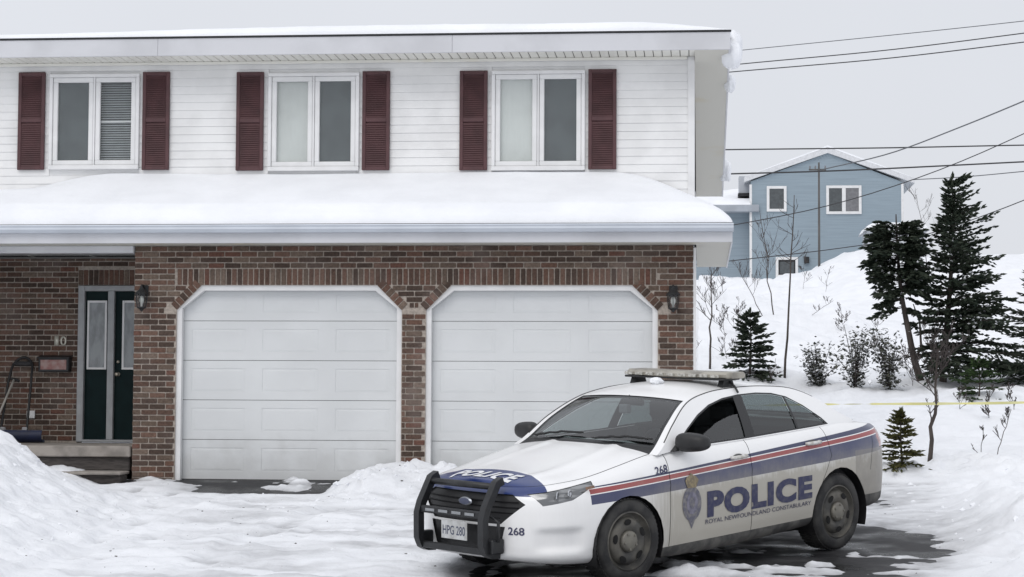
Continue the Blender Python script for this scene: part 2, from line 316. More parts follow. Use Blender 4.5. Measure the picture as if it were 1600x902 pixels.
# ------------------------------------------------------------------ ground: asphalt drive under a sheet of snow that rises to the hill
def z_base(x, y):
    y = np.asarray(y, float); x = np.asarray(x, float)
    yy = np.maximum(y, -9 + 0.0*y)
    zd = -0.168 + 0.059*yy
    hill = np.interp(y, [-9, 0, 3, 8, 17, 30, 45, 60, 72, 100, 300, 1500], [0, 0, 0.03, 0.25, 0.42, 1.0, 1.75, 2.3, 2.45, 2.4, -2.5, -70])
    z = zd + hill
    ramp = 0.115*sstep(-1.3, 0.0, y)*sstep(0.5, 0.0, x)*(y < 30)
    return z + ramp*np.where(y > 0, sstep(12, 6, y), 1)
def snow_depth(x, y):
    n1 = fbm(x*0.55, y*0.55, 4, 3); n2 = fbm(x*1.9, y*1.9, 4, 9); n3 = fbm(x*6.5, y*6.5, 3, 21); n4 = fbm(x*1.2, y*4.2, 4, 31)
    # cleared drive: trodden snow a few centimetres deep
    on = sstep(3.0, 2.3, x - 0.35*n1 - 0.08*(y+5) - 0.25*n2) * sstep(1.5, 0.9, y + 0.5*n1) * sstep(-7.6, -6.9, x + 0.3*n1)
    n5 = fbm(x*11.0, y*11.0, 3, 61)
    d = (0.048 + 0.046*n4 + 0.034*n2 + 0.020*n3 + 0.012*n5)
    for off_, ph in ((-5.35, .3), (-3.95, .3), (-2.1, -.5), (-0.65, -.5)):      # ruts running up to the doors
        cx = off_ + ph*0.12*(y+2) + 0.12*np.sin(y*0.7+off_)
        d = d - 0.020*np.exp(-((x-cx)/0.13)**4)*sstep(-0.6, -1.4, y) + 0.010*np.exp(-((np.abs(x-cx)-0.20)/0.06)**2)*sstep(-0.6, -1.4, y)
    for k_ in range(34):                                                        # footprints to the porch and round the car
        fx, fy = (-6.4+0.16*(k_ % 2)+0.02*k_+0.3*math.sin(k_*1.7), -0.8-0.21*k_) if k_ < 17 else (-2.6-0.24*(k_-17)+0.1*math.sin(k_*2.3), -3.3-0.15*(k_-17)+0.14*(k_ % 2))
        d = d - 0.045*np.exp(-(((x-fx)/0.075)**4 + ((y-fy)/0.15)**4))
    # bare asphalt: strip before the left door, round the car and behind it
    strip = np.exp(-(((x+4.95)/1.05)**4 + ((y+0.22)/0.62)**4))
    strip2 = np.exp(-(((x+5.3)/1.6)**4 + ((y+0.02)/0.22)**4))
    side = np.exp(-(((x+6.9)/0.45)**2 + ((y+0.2)/0.35)**2))
    ca, sa = math.cos(math.radians(49.5)), math.sin(math.radians(49.5))
    u = (x-0.0)*ca + (y+5.0)*sa; w = -(x-0.0)*sa + (y+5.0)*ca
    under = np.exp(-((np.maximum(np.abs(u-0.1)-1.5, 0)/0.9)**2 + ((w+0.25)/1.15)**4))
    right = np.exp(-(((x-1.6)/1.05)**2 + ((y+4.6)/2.3)**2))
    back = np.exp(-(((x-2.0)/0.75)**2 + ((y+0.4)/1.2)**2))
    fr_ = np.exp(-(((x+0.9)/1.1)**2 + ((y+7.2)/0.8)**2))
    bare = 1.2*strip + 0.9*strip2 + 0.7*side + 1.1*under + 0.95*right + 0.7*back + 0.6*fr_
    d = d + 0.012 - 0.115*np.clip(bare, 0, 1.25)*(0.80 + 0.9*n2 + 1.1*n4 + 0.5*n3 + 0.2*n5)
    d = np.maximum(d, -0.035)
    # shovelled pile between and before the right door
    pile = sstep(-4.2, -3.68, x + 0.25*n2) * sstep(-1.75, -0.75, y + 0.35*n1 + 0.15*n2) * sstep(0.9, 0.0, x)
    d = d + pile*(0.235 + 0.08*n2 + 0.035*n3 + 0.012*n5 - 0.07*sstep(-3.5, -2.8, x))
    clods = np.maximum(n3-0.16, 0)*0.09*np.maximum(sstep(-1.7, -1.2, y)*sstep(-4.4, -3.9, x)*sstep(0.5, 0, x), 0.35*sstep(-3.5, -6.5, x))
    d = d + clods
    # deep snow off the drive
    deep = 0.13 + 0.14*n1 + 0.08*n2 + 0.035*n3 + 0.012*n5 + 0.10*sstep(2.6, 6, x)
    d = d*on + deep*(1-on)*np.where(x > 0, 1, 1)
    # thrown-up bank by the porch steps
    bank = sstep(-5.85, -8.0, x + 0.35*n1 + 0.10*n2 + 0.14*(y+1.8)) * sstep(-0.75, -1.75, y + 0.25*n2) * (1-0.55*sstep(-4.5, -8.5, y))
    d = d + bank*(0.60 + 0.22*n1 + 0.13*n2 + 0.06*n3 + 0.025*n5)
    # plough ridge at the right of the drive
    rid = np.exp(-((x-3.5-0.05*(y+5))/0.75)**2)*sstep(1.5, 0.0, y)*sstep(-12, -7, y)
    rid2 = np.exp(-((y-2.1)/0.65)**2)*sstep(0.6, 1.8, x)
    d = d + rid*(0.09 + 0.22*n1 + 0.13*n2 + 0.05*n3) + rid2*(0.14 + 0.2*n1 + 0.16*n2 + 0.06*n3)
    # hill drifts
    h = sstep(3, 12, y)
    d = d + h*(1.0*fbm(x*0.11, y*0.11, 4, 41) + 0.25*n1) * np.clip(y/30, 0.2, 1.0) * (y < 400)
    d = d + 0.45*np.exp(-(((x-7.3)/2.2)**2 + ((y-67)/4.0)**2)) - 0.50*sstep(6.0, 4.4, x)*sstep(35, 62, y) + 0.9*sstep(9, 20, x)*sstep(40, 75, y)
    # indoors and under the porch nothing lies
    inside = (x < 0.02) & (y > 0.06)
    d = np.where(inside, np.minimum(d, -0.05), d)
    return d
def z_snow(x, y): return z_base(x, y) + snow_depth(x, y)
def zs(x, y): return float(z_snow(np.array([x]), np.array([y]))[0])
def axis(spans):
    out = []
    for a, b, st in spans: out += list(np.arange(a, b, st))
    return np.array(out + [spans[-1][1]])
gx = axis([(-700, -100, 120), (-100, -30, 10), (-30, -10, 1.0), (-10, -8.4, 0.1), (-8.4, 4.6, 0.04), (4.6, 14, 0.14), (14, 40, 1.0), (40, 120, 8), (120, 700, 100)])
gy = axis([(-120, -40, 16), (-40, -10, 2.0), (-10, -8.0, 0.12), (-8.0, 3.0, 0.04), (3.0, 9, 0.1), (9, 30, 0.3), (30, 90, 0.7), (90, 160, 6), (160, 1400, 120)])
GX, GY = np.meshgrid(gx, gy, indexing='ij')
D = snow_depth(GX, GY); GZ = z_base(GX, GY) + D
n, m = GX.shape
V = np.stack([GX, GY, GZ], -1).reshape(-1, 3)
I, J = np.meshgrid(np.arange(n-1), np.arange(m-1), indexing='ij')
Fq = np.stack([I*m+J, (I+1)*m+J, (I+1)*m+J+1, I*m+J+1], -1).reshape(-1, 4)
me = bpy.data.meshes.new('ground_snow')
me.vertices.add(len(V)); me.vertices.foreach_set('co', V.ravel())
me.loops.add(Fq.size); me.loops.foreach_set('vertex_index', Fq.ravel().astype(np.int32))
me.polygons.add(len(Fq)); me.polygons.foreach_set('loop_start', (np.arange(len(Fq))*4).astype(np.int32))
me.polygons.foreach_set('use_smooth', np.ones(len(Fq), bool)); me.update(calc_edges=True)
sl_ = me.attributes.new('slush', 'FLOAT', 'POINT')
traf = np.clip(sstep(0.05, -0.005, D), 0, 1)*0.95*sstep(2.2, 1.4, GY)
traf = np.maximum(traf, 0.80*np.exp(-(((GX-2.05)/0.85)**4+((GY+2.0)/3.3)**4))*np.clip(0.72+0.9*fbm(GX*1.3, GY*2.6, 4, 91), 0, 1))
traf = np.maximum(traf, 0.62*sstep(-6.2, -4.2, GX)*sstep(2.6, 2.2, GX)*sstep(-0.4, -1.4, GY)*np.clip(0.30+1.9*fbm(GX*0.8, GY*3.4, 5, 77), 0, 1))
sl_.data.foreach_set('value', traf.ravel().astype(np.float32))
gr_ = me.attributes.new('grit', 'FLOAT', 'POINT')
gr_.data.foreach_set('value', (sstep(-7.6, -6.4, GX)*sstep(3.4, 2.4, GX)*sstep(1.6, 0.6, GY)*np.clip(0.55+1.2*fbm(GX*0.7, GY*0.7, 3, 55), 0, 1)).ravel().astype(np.float32))
me.materials.append(SNOW_GROUND)
g = bpy.data.objects.new('ground', me); COL.objects.link(g); tag(g, 'snow lying over the drive, yard and hillside', 'snow', kind='structure')
# asphalt
am = bpy.data.materials.new('wet_asphalt'); am.use_nodes = True; nt = am.node_tree; b = nt.nodes['Principled BSDF']
tc = nt.nodes.new('ShaderNodeTexCoord'); n1 = nt.nodes.new('ShaderNodeTexNoise'); n1.inputs['Scale'].default_value = 2.2; n1.inputs['Detail'].default_value = 7
nt.links.new(tc.outputs['Object'], n1.inputs['Vector'])
r = nt.nodes.new('ShaderNodeValToRGB'); r.color_ramp.elements[0].position = 0.38; r.color_ramp.elements[0].color = (0.010, 0.010, 0.011, 1)
r.color_ramp.elements[1].position = 0.70; r.color_ramp.elements[1].color = (0.048, 0.048, 0.051, 1)
nt.links.new(n1.outputs['Fac'], r.inputs[0]); nt.links.new(r.outputs[0], b.inputs['Base Color'])
r2 = nt.nodes.new('ShaderNodeMapRange'); r2.inputs[1].default_value = 0.35; r2.inputs[2].default_value = 0.65; r2.inputs[3].default_value = 0.22; r2.inputs[4].default_value = 0.75; b.inputs['Specular IOR Level'].default_value = 0.25
nt.links.new(n1.outputs['Fac'], r2.inputs[0]); nt.links.new(r2.outputs[0], b.inputs['Roughness'])
n2 = nt.nodes.new('ShaderNodeTexNoise'); n2.inputs['Scale'].default_value = 90; nt.links.new(tc.outputs['Object'], n2.inputs['Vector'])
bp = nt.nodes.new('ShaderNodeBump'); bp.inputs['Strength'].default_value = 0.3; bp.inputs['Distance'].default_value = 0.01
nt.links.new(n2.outputs['Fac'], bp.inputs['Height']); nt.links.new(bp.outputs[0], b.inputs['Normal'])
ax, ay = np.meshgrid(np.linspace(-12, 6, 73), np.concatenate([np.linspace(-30, -9, 22), np.linspace(-8.8, 3, 60)]), indexing='ij')
dv = MB().grid(np.stack([ax, ay, z_base(ax, ay)-0.004], -1)).build('driveway', am, smooth=True)
tag(dv, 'wet dark asphalt drive showing through the snow', 'driveway', kind='structure')

# crumbs of shovelled and ploughed snow, grit thrown up on the drive
def scatter(name, n_, m_, rmin, rmax, sample, label, cat, sink):
    bm = bmesh.new(); bmesh.ops.create_icosphere(bm, subdivisions=1, radius=1.0)
    tv = np.array([v.co[:] for v in bm.verts]); tf = [tuple(v.index for v in f.verts) for f in bm.faces]; bm.free()
    mb = MB()
    for _ in range(n_):
        x, y, k_ = sample(); r = rmin + (rmax-rmin)*RNG.random()**3*k_
        z = zs(x, y); P_ = tv*(1+0.35*RNG.standard_normal((len(tv), 1)).clip(-1, 1))*r*np.array([1, 1, .7])*(0.7+.6*RNG.random(3))
        mb.add(P_ + np.array([x, y, z-sink*r]), tf)
    o = mb.build(name, m_, smooth=False); tag(o, label, cat, kind='stuff')
def samp_snow():
    t = RNG.random()
    if t < .36: return -4.2+3.0*RNG.random(), -1.9+1.6*RNG.random(), 1.0
    if t < .66: return -8.6+2.9*RNG.random(), -5.5+4.5*RNG.random(), .9
    if t < .84: return 2.2+1.8*RNG.random(), -6.5+8.5*RNG.random(), 1.0
    return -6.3+8*RNG.random(), -7+6*RNG.random(), .35
scatter('snow_crumbs', 1000, SNOW, .008, .048, samp_snow, 'crumbs and clods of shovelled snow along the banks and the pile by the doors', 'snow', .35)
def samp_grit(): return -6.4+9*RNG.random(), -7.4+7.2*RNG.random()**.7, 1.0
scatter('drive_grit', 420, mat('dark_grit', (.06, .055, .05), .9), .003, .014, samp_grit, 'dark grit and bits of dirt scattered over the trodden snow of the drive', 'grit', .2)

# ------------------------------------------------------------------ the white semi with brick garage
house = thing('house', 'white two-storey house with burgundy shutters, brick double garage and snowy roofs', 'house', (0, 0, 0))
CUT = 0.0677                                  # brick course
TOPZ, LINT, XL, XR = 2.75, 2.277, -6.68, 0.015
OPEN = [(-6.16, -3.43), (-3.14, -0.40)]       # two door openings, chamfered top corners
CH = 0.30
def opening_edge(z):
    """x spans taken by the openings and their slanted brick band at height z"""
    out = []
    for a, b_ in OPEN:
        if z > LINT+0.02: continue
        c = max(0.0, z-(LINT-CH))
        band = 0.105*1.414 if z > LINT-CH-0.07 else 0.0
        if c <= 0 and band: c = 0
        out.append((a + c - band, b_ - c + band))
    return out
bw = MB()
# mortar backing, 9 mm behind the brick face, cut round the openings
YB = 0.004
def mortar_poly(poly): bw.prism(poly, 'y', YB, 0.12)
mortar_poly([(XL+.004, LINT), (XR-.004, LINT), (XR-.004, TOPZ), (XL+.004, TOPZ)])
mortar_poly([(XL+.004, -0.4), (OPEN[0][0], -0.4), (OPEN[0][0], LINT-CH), (OPEN[0][0]+CH, LINT), (XL+.004, LINT)])
mortar_poly([(OPEN[0][1], -0.4), (OPEN[1][0], -0.4), (OPEN[1][0], LINT-CH), (OPEN[1][0]+CH, LINT), (OPEN[0][1]-CH, LINT), (OPEN[0][1], LINT-CH)])
mortar_poly([(OPEN[1][1], -0.4), (XR-.004, -0.4), (XR-.004, LINT), (OPEN[1][1]-CH, LINT), (OPEN[1][1], LINT-CH)])
wall = bw.build('brick_wall', MORTAR, house)
bricks = []     # (wall part, centre, length along, height, rotation about y)
def course(z, x0, x1, off, wallpart, y0, blocked=()):
    x = x0 - off
    while x < x1:
        a, b_ = max(x+0.0065, x0), min(x+0.1935, x1); x += 0.2
        segs = [(a, b_)]
        for p, q_ in blocked:
            ns = []
            for s0, s1 in segs:
                if q_ <= s0 or p >= s1: ns.append((s0, s1)); continue
                if p - s0 > 0.03: ns.append((s0, p-0.008))
                if s1 - q_ > 0.03: ns.append((q_+0.008, s1))
            segs = ns
        for s0, s1 in segs:
            if s1-s0 > 0.028: bricks.append((wallpart, ((s0+s1)/2, y0, z), s1-s0, 0.0545, 0.0))
# four courses over the soldiers
k = 0
z = TOPZ - 0.0338
while z > -0.35:
    blocked = []
    if LINT < z < LINT+0.205: blocked = [(-6.18, -0.415)]
    elif z < LINT: blocked = opening_edge(z)
    course(z, XL, XR, 0.1*(k % 2), wall, 0.0, blocked); z -= CUT; k += 1
x = -6.155
while x < -0.43: bricks.append((wall, (x+0.0285, 0.0, LINT+0.1), 0.19, 0.053, 90.0)); x += 0.0668
for a, b_ in OPEN:
    for sgn, xs in ((1, a), (-1, b_)):
        nb = 6
        for i in range(nb):
            t = (i+0.5)/nb*CH*1.0
            cx, cz = xs + sgn*(t - 0.052*0.707*1.0), LINT-CH + t + 0.052*0.707
            bricks.append((wall, (cx, -0.001, cz), 0.098, 0.060, 45.0 if sgn > 0 else -45.0))
# porch back wall
YP, PX0, BX0 = 1.5, -13.0, -9.5
pw = MB().box(PX0, -7.84, YP+YB, YP+0.2, -0.2, 2.75).box(-7.84, XL, YP+YB, YP+0.2, 2.36, 2.75)
pwall = pw.build('porch_wall', MORTAR, house)
z = 2.70; k = 0
while z > 0.36:
    if z > 2.36+0.21: course(z, BX0, XL, 0.1*(k % 2), pwall, YP)
    else: course(z, BX0, -7.845 if z < 2.36 else -7.86, 0.1*(k % 2), pwall, YP)
    z -= CUT; k += 1
x = -7.85
while x < XL-0.03: bricks.append((pwall, (x+0.0285, YP, 2.36+0.1), 0.19, 0.057, 90.0)); x += 0.0668
# shared brick shapes: unit length along x, chamfered, a little uneven
bmeshes = []
for i in range(4):
    w_ = MB().cbox(-0.5, 0.5, -0.006+0.0015*i, 0.05, -0.5, 0.5, 0.0)
    mb = MB(); hx, hz, c = 0.5, 0.5, 0.03
    # front face with worn corners
    pr = [(-hx, -hz+0.08), (-hx+c, -hz), (hx-c*(1+i*0.4), -hz), (hx, -hz+0.10), (hx, hz-0.07), (hx-c, hz), (-hx+c, hz), (-hx, hz-0.12)]
    f0 = [(p[0]*0.985, -0.003-0.001*i, p[1]*0.94) for p in pr]; f1 = [(p[0], 0.0, p[1]) for p in pr]; f2 = [(p[0], 0.04, p[1]) for p in pr]
    vs = f0+f1+f2; n8 = 8
    fs = [tuple(range(8))] + [(j, 8+j, 8+(j+1) % 8, (j+1) % 8) for j in range(8)] + [(8+j, 16+j, 16+(j+1) % 8, 8+(j+1) % 8) for j in range(8)]
    mb.add(vs, fs); o = mb.build('brick', BRICK); bmeshes.append(o.data); bpy.data.objects.remove(o)
def brick_matrix(c, L, H, rot): return Matrix.Translation(c) @ Matrix.Rotation(math.radians(rot), 4, 'Y') @ Matrix.Diagonal((L, 1, H, 1))
visible = [i for i, bq in enumerate(bricks) if at(0, 0, 0)[0]-1.0 < bq[1][0] and bq[1][2] > -0.1]
random.shuffle(visible)
order = sorted(visible, key=lambda i: -(bricks[i][2]*bricks[i][3]*(0.85 if bricks[i][0] is pwall else 1.0)))
indiv = set(order[:300]); rest = {}
for i, (wp, c, L, H, rot) in enumerate(bricks):
    j = (0, random.uniform(-0.002, 0.002), 0)
    M = brick_matrix((c[0], c[1]+j[1], c[2]), L, H*random.uniform(0.96, 1.03), rot + random.uniform(-0.35, 0.35))
    if i in indiv:
        o = bpy.data.objects.new('brick', bmeshes[i % 4]); COL.objects.link(o); o.parent = wp; o.matrix_local = M
    else:
        mb = rest.setdefault(wp.name, (wp, MB()))[1]; src = bmeshes[i % 4]
        mb.add([M @ v.co for v in src.vertices], [tuple(p.vertices) for p in src.polygons])
for wp, mb in rest.values(): mb.build('brickwork', BRICK, wp, kind='stuff')

# garage doors
def garage_door(xa, xb, label):
    zb, dY = -0.045, 0.135
    tr = MB(); tw = 0.062
    def frame_poly(inset):
        return [(xa+inset, zb-0.15), (xa+inset, LINT-CH+inset*0.414-0.0), (xa+CH+inset*0.414, LINT-inset), (xb-CH-inset*0.414, LINT-inset), (xb-inset, LINT-CH+inset*0.414), (xb-inset, zb-0.15)]
    po, pi = frame_poly(0.0), frame_poly(tw)
    for i in range(5):
        quad = [po[i], po[i+1], pi[i+1], pi[i]]
        tr.prism(quad, 'y', 0.028, 0.118)
    door = tr.build('garage_door', TRIM, house); door['label'] = label
    sh = 0.475
    xa2, xb2 = xa+0.03, xb-0.03
    for r in range(5):
        z0, z1 = zb + r*sh + 0.003, zb + (r+1)*sh - 0.003
        mb = MB(); n3 = 3; wtot = xb2-xa2; pw_ = wtot/3
        def ff(px, pz): return 0.0
        # flat section face with three pressed panels: ring groove, then raised field
        if r == 4: z1 = LINT-0.01
        mb.box(xa2, xb2, dY+0.006, dY+0.045, z0, z1)
        ins = 0.105
        xs = [xa2] ; 
        for kk in range(3):
            p0, p1 = xa2+kk*pw_+ins*(1.25 if kk == 0 else 1), xa2+(kk+1)*pw_-ins*(1.25 if kk == 2 else 1)
            q0, q1 = z0+0.095, z1-0.095
            # surround
            mb.prism([(xa2+kk*pw_, z0), (p0, q0), (p0, q1), (xa2+kk*pw_, z1)], 'y', dY+0.0015, dY+0.006)
            mb.prism([(p1, q0), (xa2+(kk+1)*pw_, z0), (xa2+(kk+1)*pw_, z1), (p1, q1)], 'y', dY+0.0015, dY+0.006)
            mb.prism([(xa2+kk*pw_, z0), (xa2+(kk+1)*pw_, z0), (p1, q0), (p0, q0)], 'y', dY+0.0015, dY+0.006)
            mb.prism([(p0, q1), (p1, q1), (xa2+(kk+1)*pw_, z1), (xa2+kk*pw_, z1)], 'y', dY+0.0015, dY+0.006)
            # raised field with sloped border
            g0, g1, h0, h1 = p0+0.004, p1-0.004, q0+0.004, q1-0.004; s_ = 0.026
            mb.add([(g0, dY+0.006, h0), (g1, dY+0.006, h0), (g1, dY+0.006, h1), (g0, dY+0.006, h1), (g0+s_*1.6, dY+0.0025, h0+s_), (g1-s_*1.6, dY+0.0025, h0+s_), (g1-s_*1.6, dY+0.0025, h1-s_), (g0+s_*1.6, dY+0.0025, h1-s_)],
                   [(4, 5, 6, 7), (0, 1, 5, 4), (1, 2, 6, 5), (2, 3, 7, 6), (3, 0, 4, 7)])
        mb.build('door_section', GARAGE, door)
    MB().cbox(xa2, xb2, dY-0.004, dY+0.03, zb-0.03, zb+0.004, 0.006).build('bottom_seal', BLACK, door)
    MB().box(xa-0.02, xb+0.02, dY+0.05, dY+0.10, zb-0.3, LINT+0.05).build('door_backing', DARKMETAL, door)
    return door
garage_door(*OPEN[0], 'left white sectional garage door, fully in view')
garage_door(*OPEN[1], 'right white sectional garage door behind the police car')
# corner strip and the masses behind the faces
MB().cbox(XR+0.002, XR+0.035, -0.004, 0.09, -0.4, 2.72, 0.004).build('corner_post', TRIM, house)
MB().box(XL, XR-0.012, 0.125, 0.3, LINT+0.02, 2.72).box(XL+0.002, OPEN[0][0]-0.02, 0.125, 0.3, -0.4, LINT+0.02).box(-0.38, XR-0.012, 0.125, 6.0, -0.4, 2.72).box(XL, XL+0.2, 0.3, YP+0.2, -0.3, 2.72).box(PX0, -9.55, -0.25, YP+0.2, -0.4, 2.74).build('wall', VINYL, house)  # last box: unseen neighbour wall at far left, added to darken the porch
# upper storey
YU, UZ0, UZ1 = 0.9, 3.30, 5.13
WINS = [(-8.02, -6.95, 3.835, 4.945), (-5.22, -4.16, 3.80, 4.93), (-2.42, -1.355, 3.79, 4.93)]
uw = MB().box(PX0, -0.005, YU+0.014, YU+0.25, UZ0-0.6, 3.78).box(PX0, -0.005, YU+0.014, YU+0.25, 4.95, UZ1)
x_ = PX0
for a_, b2_, c_, d_ in WINS + [(-0.005, 0, 0, 0)]: uw.box(x_, a_-.02, YU+0.014, YU+0.25, 3.781, 4.949); x_ = b2_+.02
uw = uw.prism([(YU+.25, 2.9), (7.9, 2.9), (7.9, 4.17), (YU+.25, 5.065)], 'x', -0.25, -0.005).build('upper_wall', VINYL, house)
zb_ = UZ0
while zb_ < UZ1-0.02:
    zt_ = min(zb_+0.1016, UZ1)
    cuts = sorted((a_-.044, b2_+.044) for a_, b2_, c_, d_ in WINS if zb_ < d_+.044 and zt_ > c_-.054)
    x_ = PX0
    for a_, b2_ in cuts + [(-0.052, 0)]:
        MB().prism([(YU-0.0065, zb_), (YU-0.0055, zb_+0.012), (YU+0.001, zt_-0.002), (YU+0.013, zt_+0.006), (YU+0.013, zb_)], 'x', x_, a_).build('siding_board', VINYL, uw); x_ = b2_
    zb_ += 0.1016
MB().cbox(-0.055, 0.03, YU-0.022, YU+0.10, UZ0-0.5, UZ1, 0.006).build('corner_post', TRIM, house)

# windows and shutters
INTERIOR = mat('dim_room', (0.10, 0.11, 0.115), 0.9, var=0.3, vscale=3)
CURTAIN = mat('pale_curtain', (0.74, 0.755, 0.73), 0.9, var=0.15, vscale=1.5)
SCREEN = mat('grey_insect_screen', (0.125, 0.140, 0.146), 0.85, var=0.15, vscale=4)
BLIND = mat('grey_blind_slat', (0.52, 0.55, 0.56), 0.6, var=0.1, vscale=8)
def window(xa, xb, z0, z1, left, right, label):
    w = MB(); f = 0.045
    w.cbox(xa-f, xb+f, YU-0.045, YU+0.02, z1, z1+f, .006).cbox(xa-f, xb+f, YU-0.055, YU+0.02, z0-f-0.01, z0, .006)
    w.cbox(xa-f, xa, YU-0.045, YU+0.02, z0+.0015, z1-.0015, .006).cbox(xb, xb+f, YU-0.045, YU+0.02, z0+.0015, z1-.0015, .006)
    wo_ = w.build('window', TRIM, house); wo_['label'] = label
    xm = (xa+xb)/2
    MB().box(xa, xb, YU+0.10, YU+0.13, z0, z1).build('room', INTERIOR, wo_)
    for (p, q_, kind) in ((xa, xm-0.012, left), (xm+0.012, xb, right)):
        s = MB(); t = 0.062
        s.cbox(p+.002, q_-.002, YU-0.03, YU+0.018, z1-t, z1-.002, .007).cbox(p+.002, q_-.002, YU-0.03, YU+0.018, z0+.002, z0+t, .007)
        s.cbox(p+.002, p+t, YU-0.029, YU+0.018, z0+t-.001, z1-t+.001, .007).cbox(q_-t, q_-.002, YU-0.029, YU+0.018, z0+t-.001, z1-t+.001, .007)
        so_ = s.build('sash', TRIM, wo_)
        MB().box(p+t-.004, q_-t+.004, YU+0.002, YU+0.006, z0+t-.004, z1-t+.004).build('pane', WINGLASS, wo_)
        if kind == 'screen': MB().box(p+t-.003, q_-t+.003, YU+0.012, YU+0.016, z0+t, z1-t).build('insect_screen', SCREEN, wo_)
        elif kind == 'curtain':
            c = MB(); xs = np.linspace(p+.05, q_-.05, 40); zz = np.linspace(z0+.02, z1-.02, 3)
            P = np.array([[(x_, YU+0.035+0.0006*math.sin(x_*95), z_) for z_ in zz] for x_ in xs]); c.grid(P)
            c.build('curtain', CURTAIN, wo_, smooth=True)
        elif kind == 'blind':
            zz = z0+0.05; c = MB()
            while zz < z1-0.04:
                c.add([(p+.05, YU+0.045, zz), (q_-.05, YU+0.045, zz), (q_-.05, YU+0.072, zz+0.022), (p+.05, YU+0.072, zz+0.022)], [(0, 1, 2, 3)]); zz += 0.03
            c.build('blind', BLIND, wo_, kind='stuff')
            MB().cbox(p+.05, q_-.05, YU+.035, YU+.05, (z0+z1)/2-.012, (z0+z1)/2+.012, .004).build('meeting_rail', TRIM, wo_)
    MB().cbox(xm-0.011, xm+0.011, YU-0.036, YU+0.018, z0, z1, .004).build('mullion', TRIM, wo_)
window(-8.02, -6.95, 3.835, 4.945, 'screen', 'blind', 'left upstairs window with venetian blind in its right half')
window(-5.22, -4.16, 3.80, 4.93, 'curtain', 'screen', 'middle upstairs window with pale curtain in its left half')
window(-2.42, -1.355, 3.79, 4.93, 'curtain', 'screen', 'right upstairs window with pale blind, nearest the corner')
def shutter(x0, z0, label):
    x1, z1 = x0+0.345, z0+1.235; y0, y1 = YU-0.050, YU-0.013; t = 0.045; zm = z0+0.60
    s = MB().cbox(x0, x0+t, y0, y1, z0, z1, .005).cbox(x1-t, x1, y0, y1, z0, z1, .005)
    for a, b_ in ((z0, z0+t), (zm, zm+t*1.2), (z1-t, z1)): s.cbox(x0+t-.002, x1-t+.002, y0+.002, y1, a, b_, .005)
    s.box(x0+.01, x1-.01, y1-.012, y1, z0+.01, z1-.01)
    so_ = s.build('shutter', SHUTTER, house); so_['label'] = label
    l = MB()
    for a, b_ in ((z0+t, zm), (zm+t*1.2, z1-t)):
        zz = a+.006
        while zz < b_-.022:
            l.add([(x0+t, y0+.006, zz), (x1-t, y0+.006, zz), (x1-t, y0+.024, zz+.030), (x0+t, y0+.024, zz+.030), (x0+t, y0+.006, zz-.004), (x1-t, y0+.006, zz-.004)], [(0, 1, 2, 3), (4, 5, 1, 0)]); zz += 0.027
    l.build('louvres', SHUTTER, so_, kind='stuff')
for x0, z0, lb in [(-8.465, 3.78, 'outer shutter of the left window'), (-6.862, 3.77, 'inner shutter of the left window'), (-5.665, 3.755, 'left shutter of the middle window'),
                   (-4.075, 3.75, 'right shutter of the middle window'), (-2.86, 3.742, 'left shutter of the right window'), (-1.27, 3.745, 'right shutter of the right window, nearest the corner')]:
    shutter(x0, z0, lb)

# upper roof: low slab falling to the back, fascia, dark drip edge, cream soffit
FX, FY, FZ0, FZ1 = 0.455, 0.4, 5.125, 5.34
YE, ZE = 8.2, 4.13                         # far end of the side eave
dz = (ZE-FZ0)/(YE-FY)
ur = MB()
ur.add([(PX0, FY+.02, FZ1-.02), (FX-.02, FY+.02, FZ1-.02), (FX-.02, YE, FZ1-.02+dz*(YE-FY)), (PX0, YE, FZ1-.02+dz*(YE-FY)),
        (PX0, FY+.02, FZ1-.05), (FX-.02, FY+.02, FZ1-.05), (FX-.02, YE, ZE+.10), (PX0, YE, ZE+.10)],
       [(0, 1, 2, 3), (7, 6, 5, 4), (0, 4, 5, 1), (1, 5, 6, 2), (2, 6, 7, 3), (3, 7, 4, 0)])
upr = ur.build('roof', ROOFING, house)
for a, b_ in ((PX0, -6.55), (-6.548, -2.9), (-2.898, FX)): MB().cbox(a, b_, FY, FY+.022, FZ0, FZ1, .004).build('fascia', FASCIA, upr)
MB().add([(FX+.001, FY+.024, FZ0), (FX+.001, YE, ZE), (FX+.001, YE, ZE+.19), (FX+.001, FY+.024, FZ1), (FX-.02, FY+.024, FZ0), (FX-.02, YE, ZE), (FX-.02, YE, ZE+.19), (FX-.02, FY+.024, FZ1)],
         [(0, 1, 2, 3), (7, 6, 5, 4), (0, 4, 5, 1), (3, 2, 6, 7), (1, 5, 6, 2), (0, 3, 7, 4)]).build('side_fascia', FASCIA, upr)
MB().cbox(PX0, FX+.012, FY-.014, FY+.05, FZ1+.001, FZ1+.022, .004).build('drip_edge', DARKMETAL, upr)
MB().add([(0.03, FY+.022, FZ0+.004), (FX-.021, FY+.022, FZ0+.004), (FX-.021, YE, ZE+.004), (0.03, YE, ZE+.004), (0.03, FY+.022, FZ0+.02), (FX-.021, FY+.022, FZ0+.02), (FX-.021, YE, ZE+.02), (0.03, YE, ZE+.02)],
         [(3, 2, 1, 0), (4, 5, 6, 7), (0, 1, 5, 4), (2, 3, 7, 6), (1, 2, 6, 5), (3, 0, 4, 7)]).build('side_soffit', SOFFIT, upr)
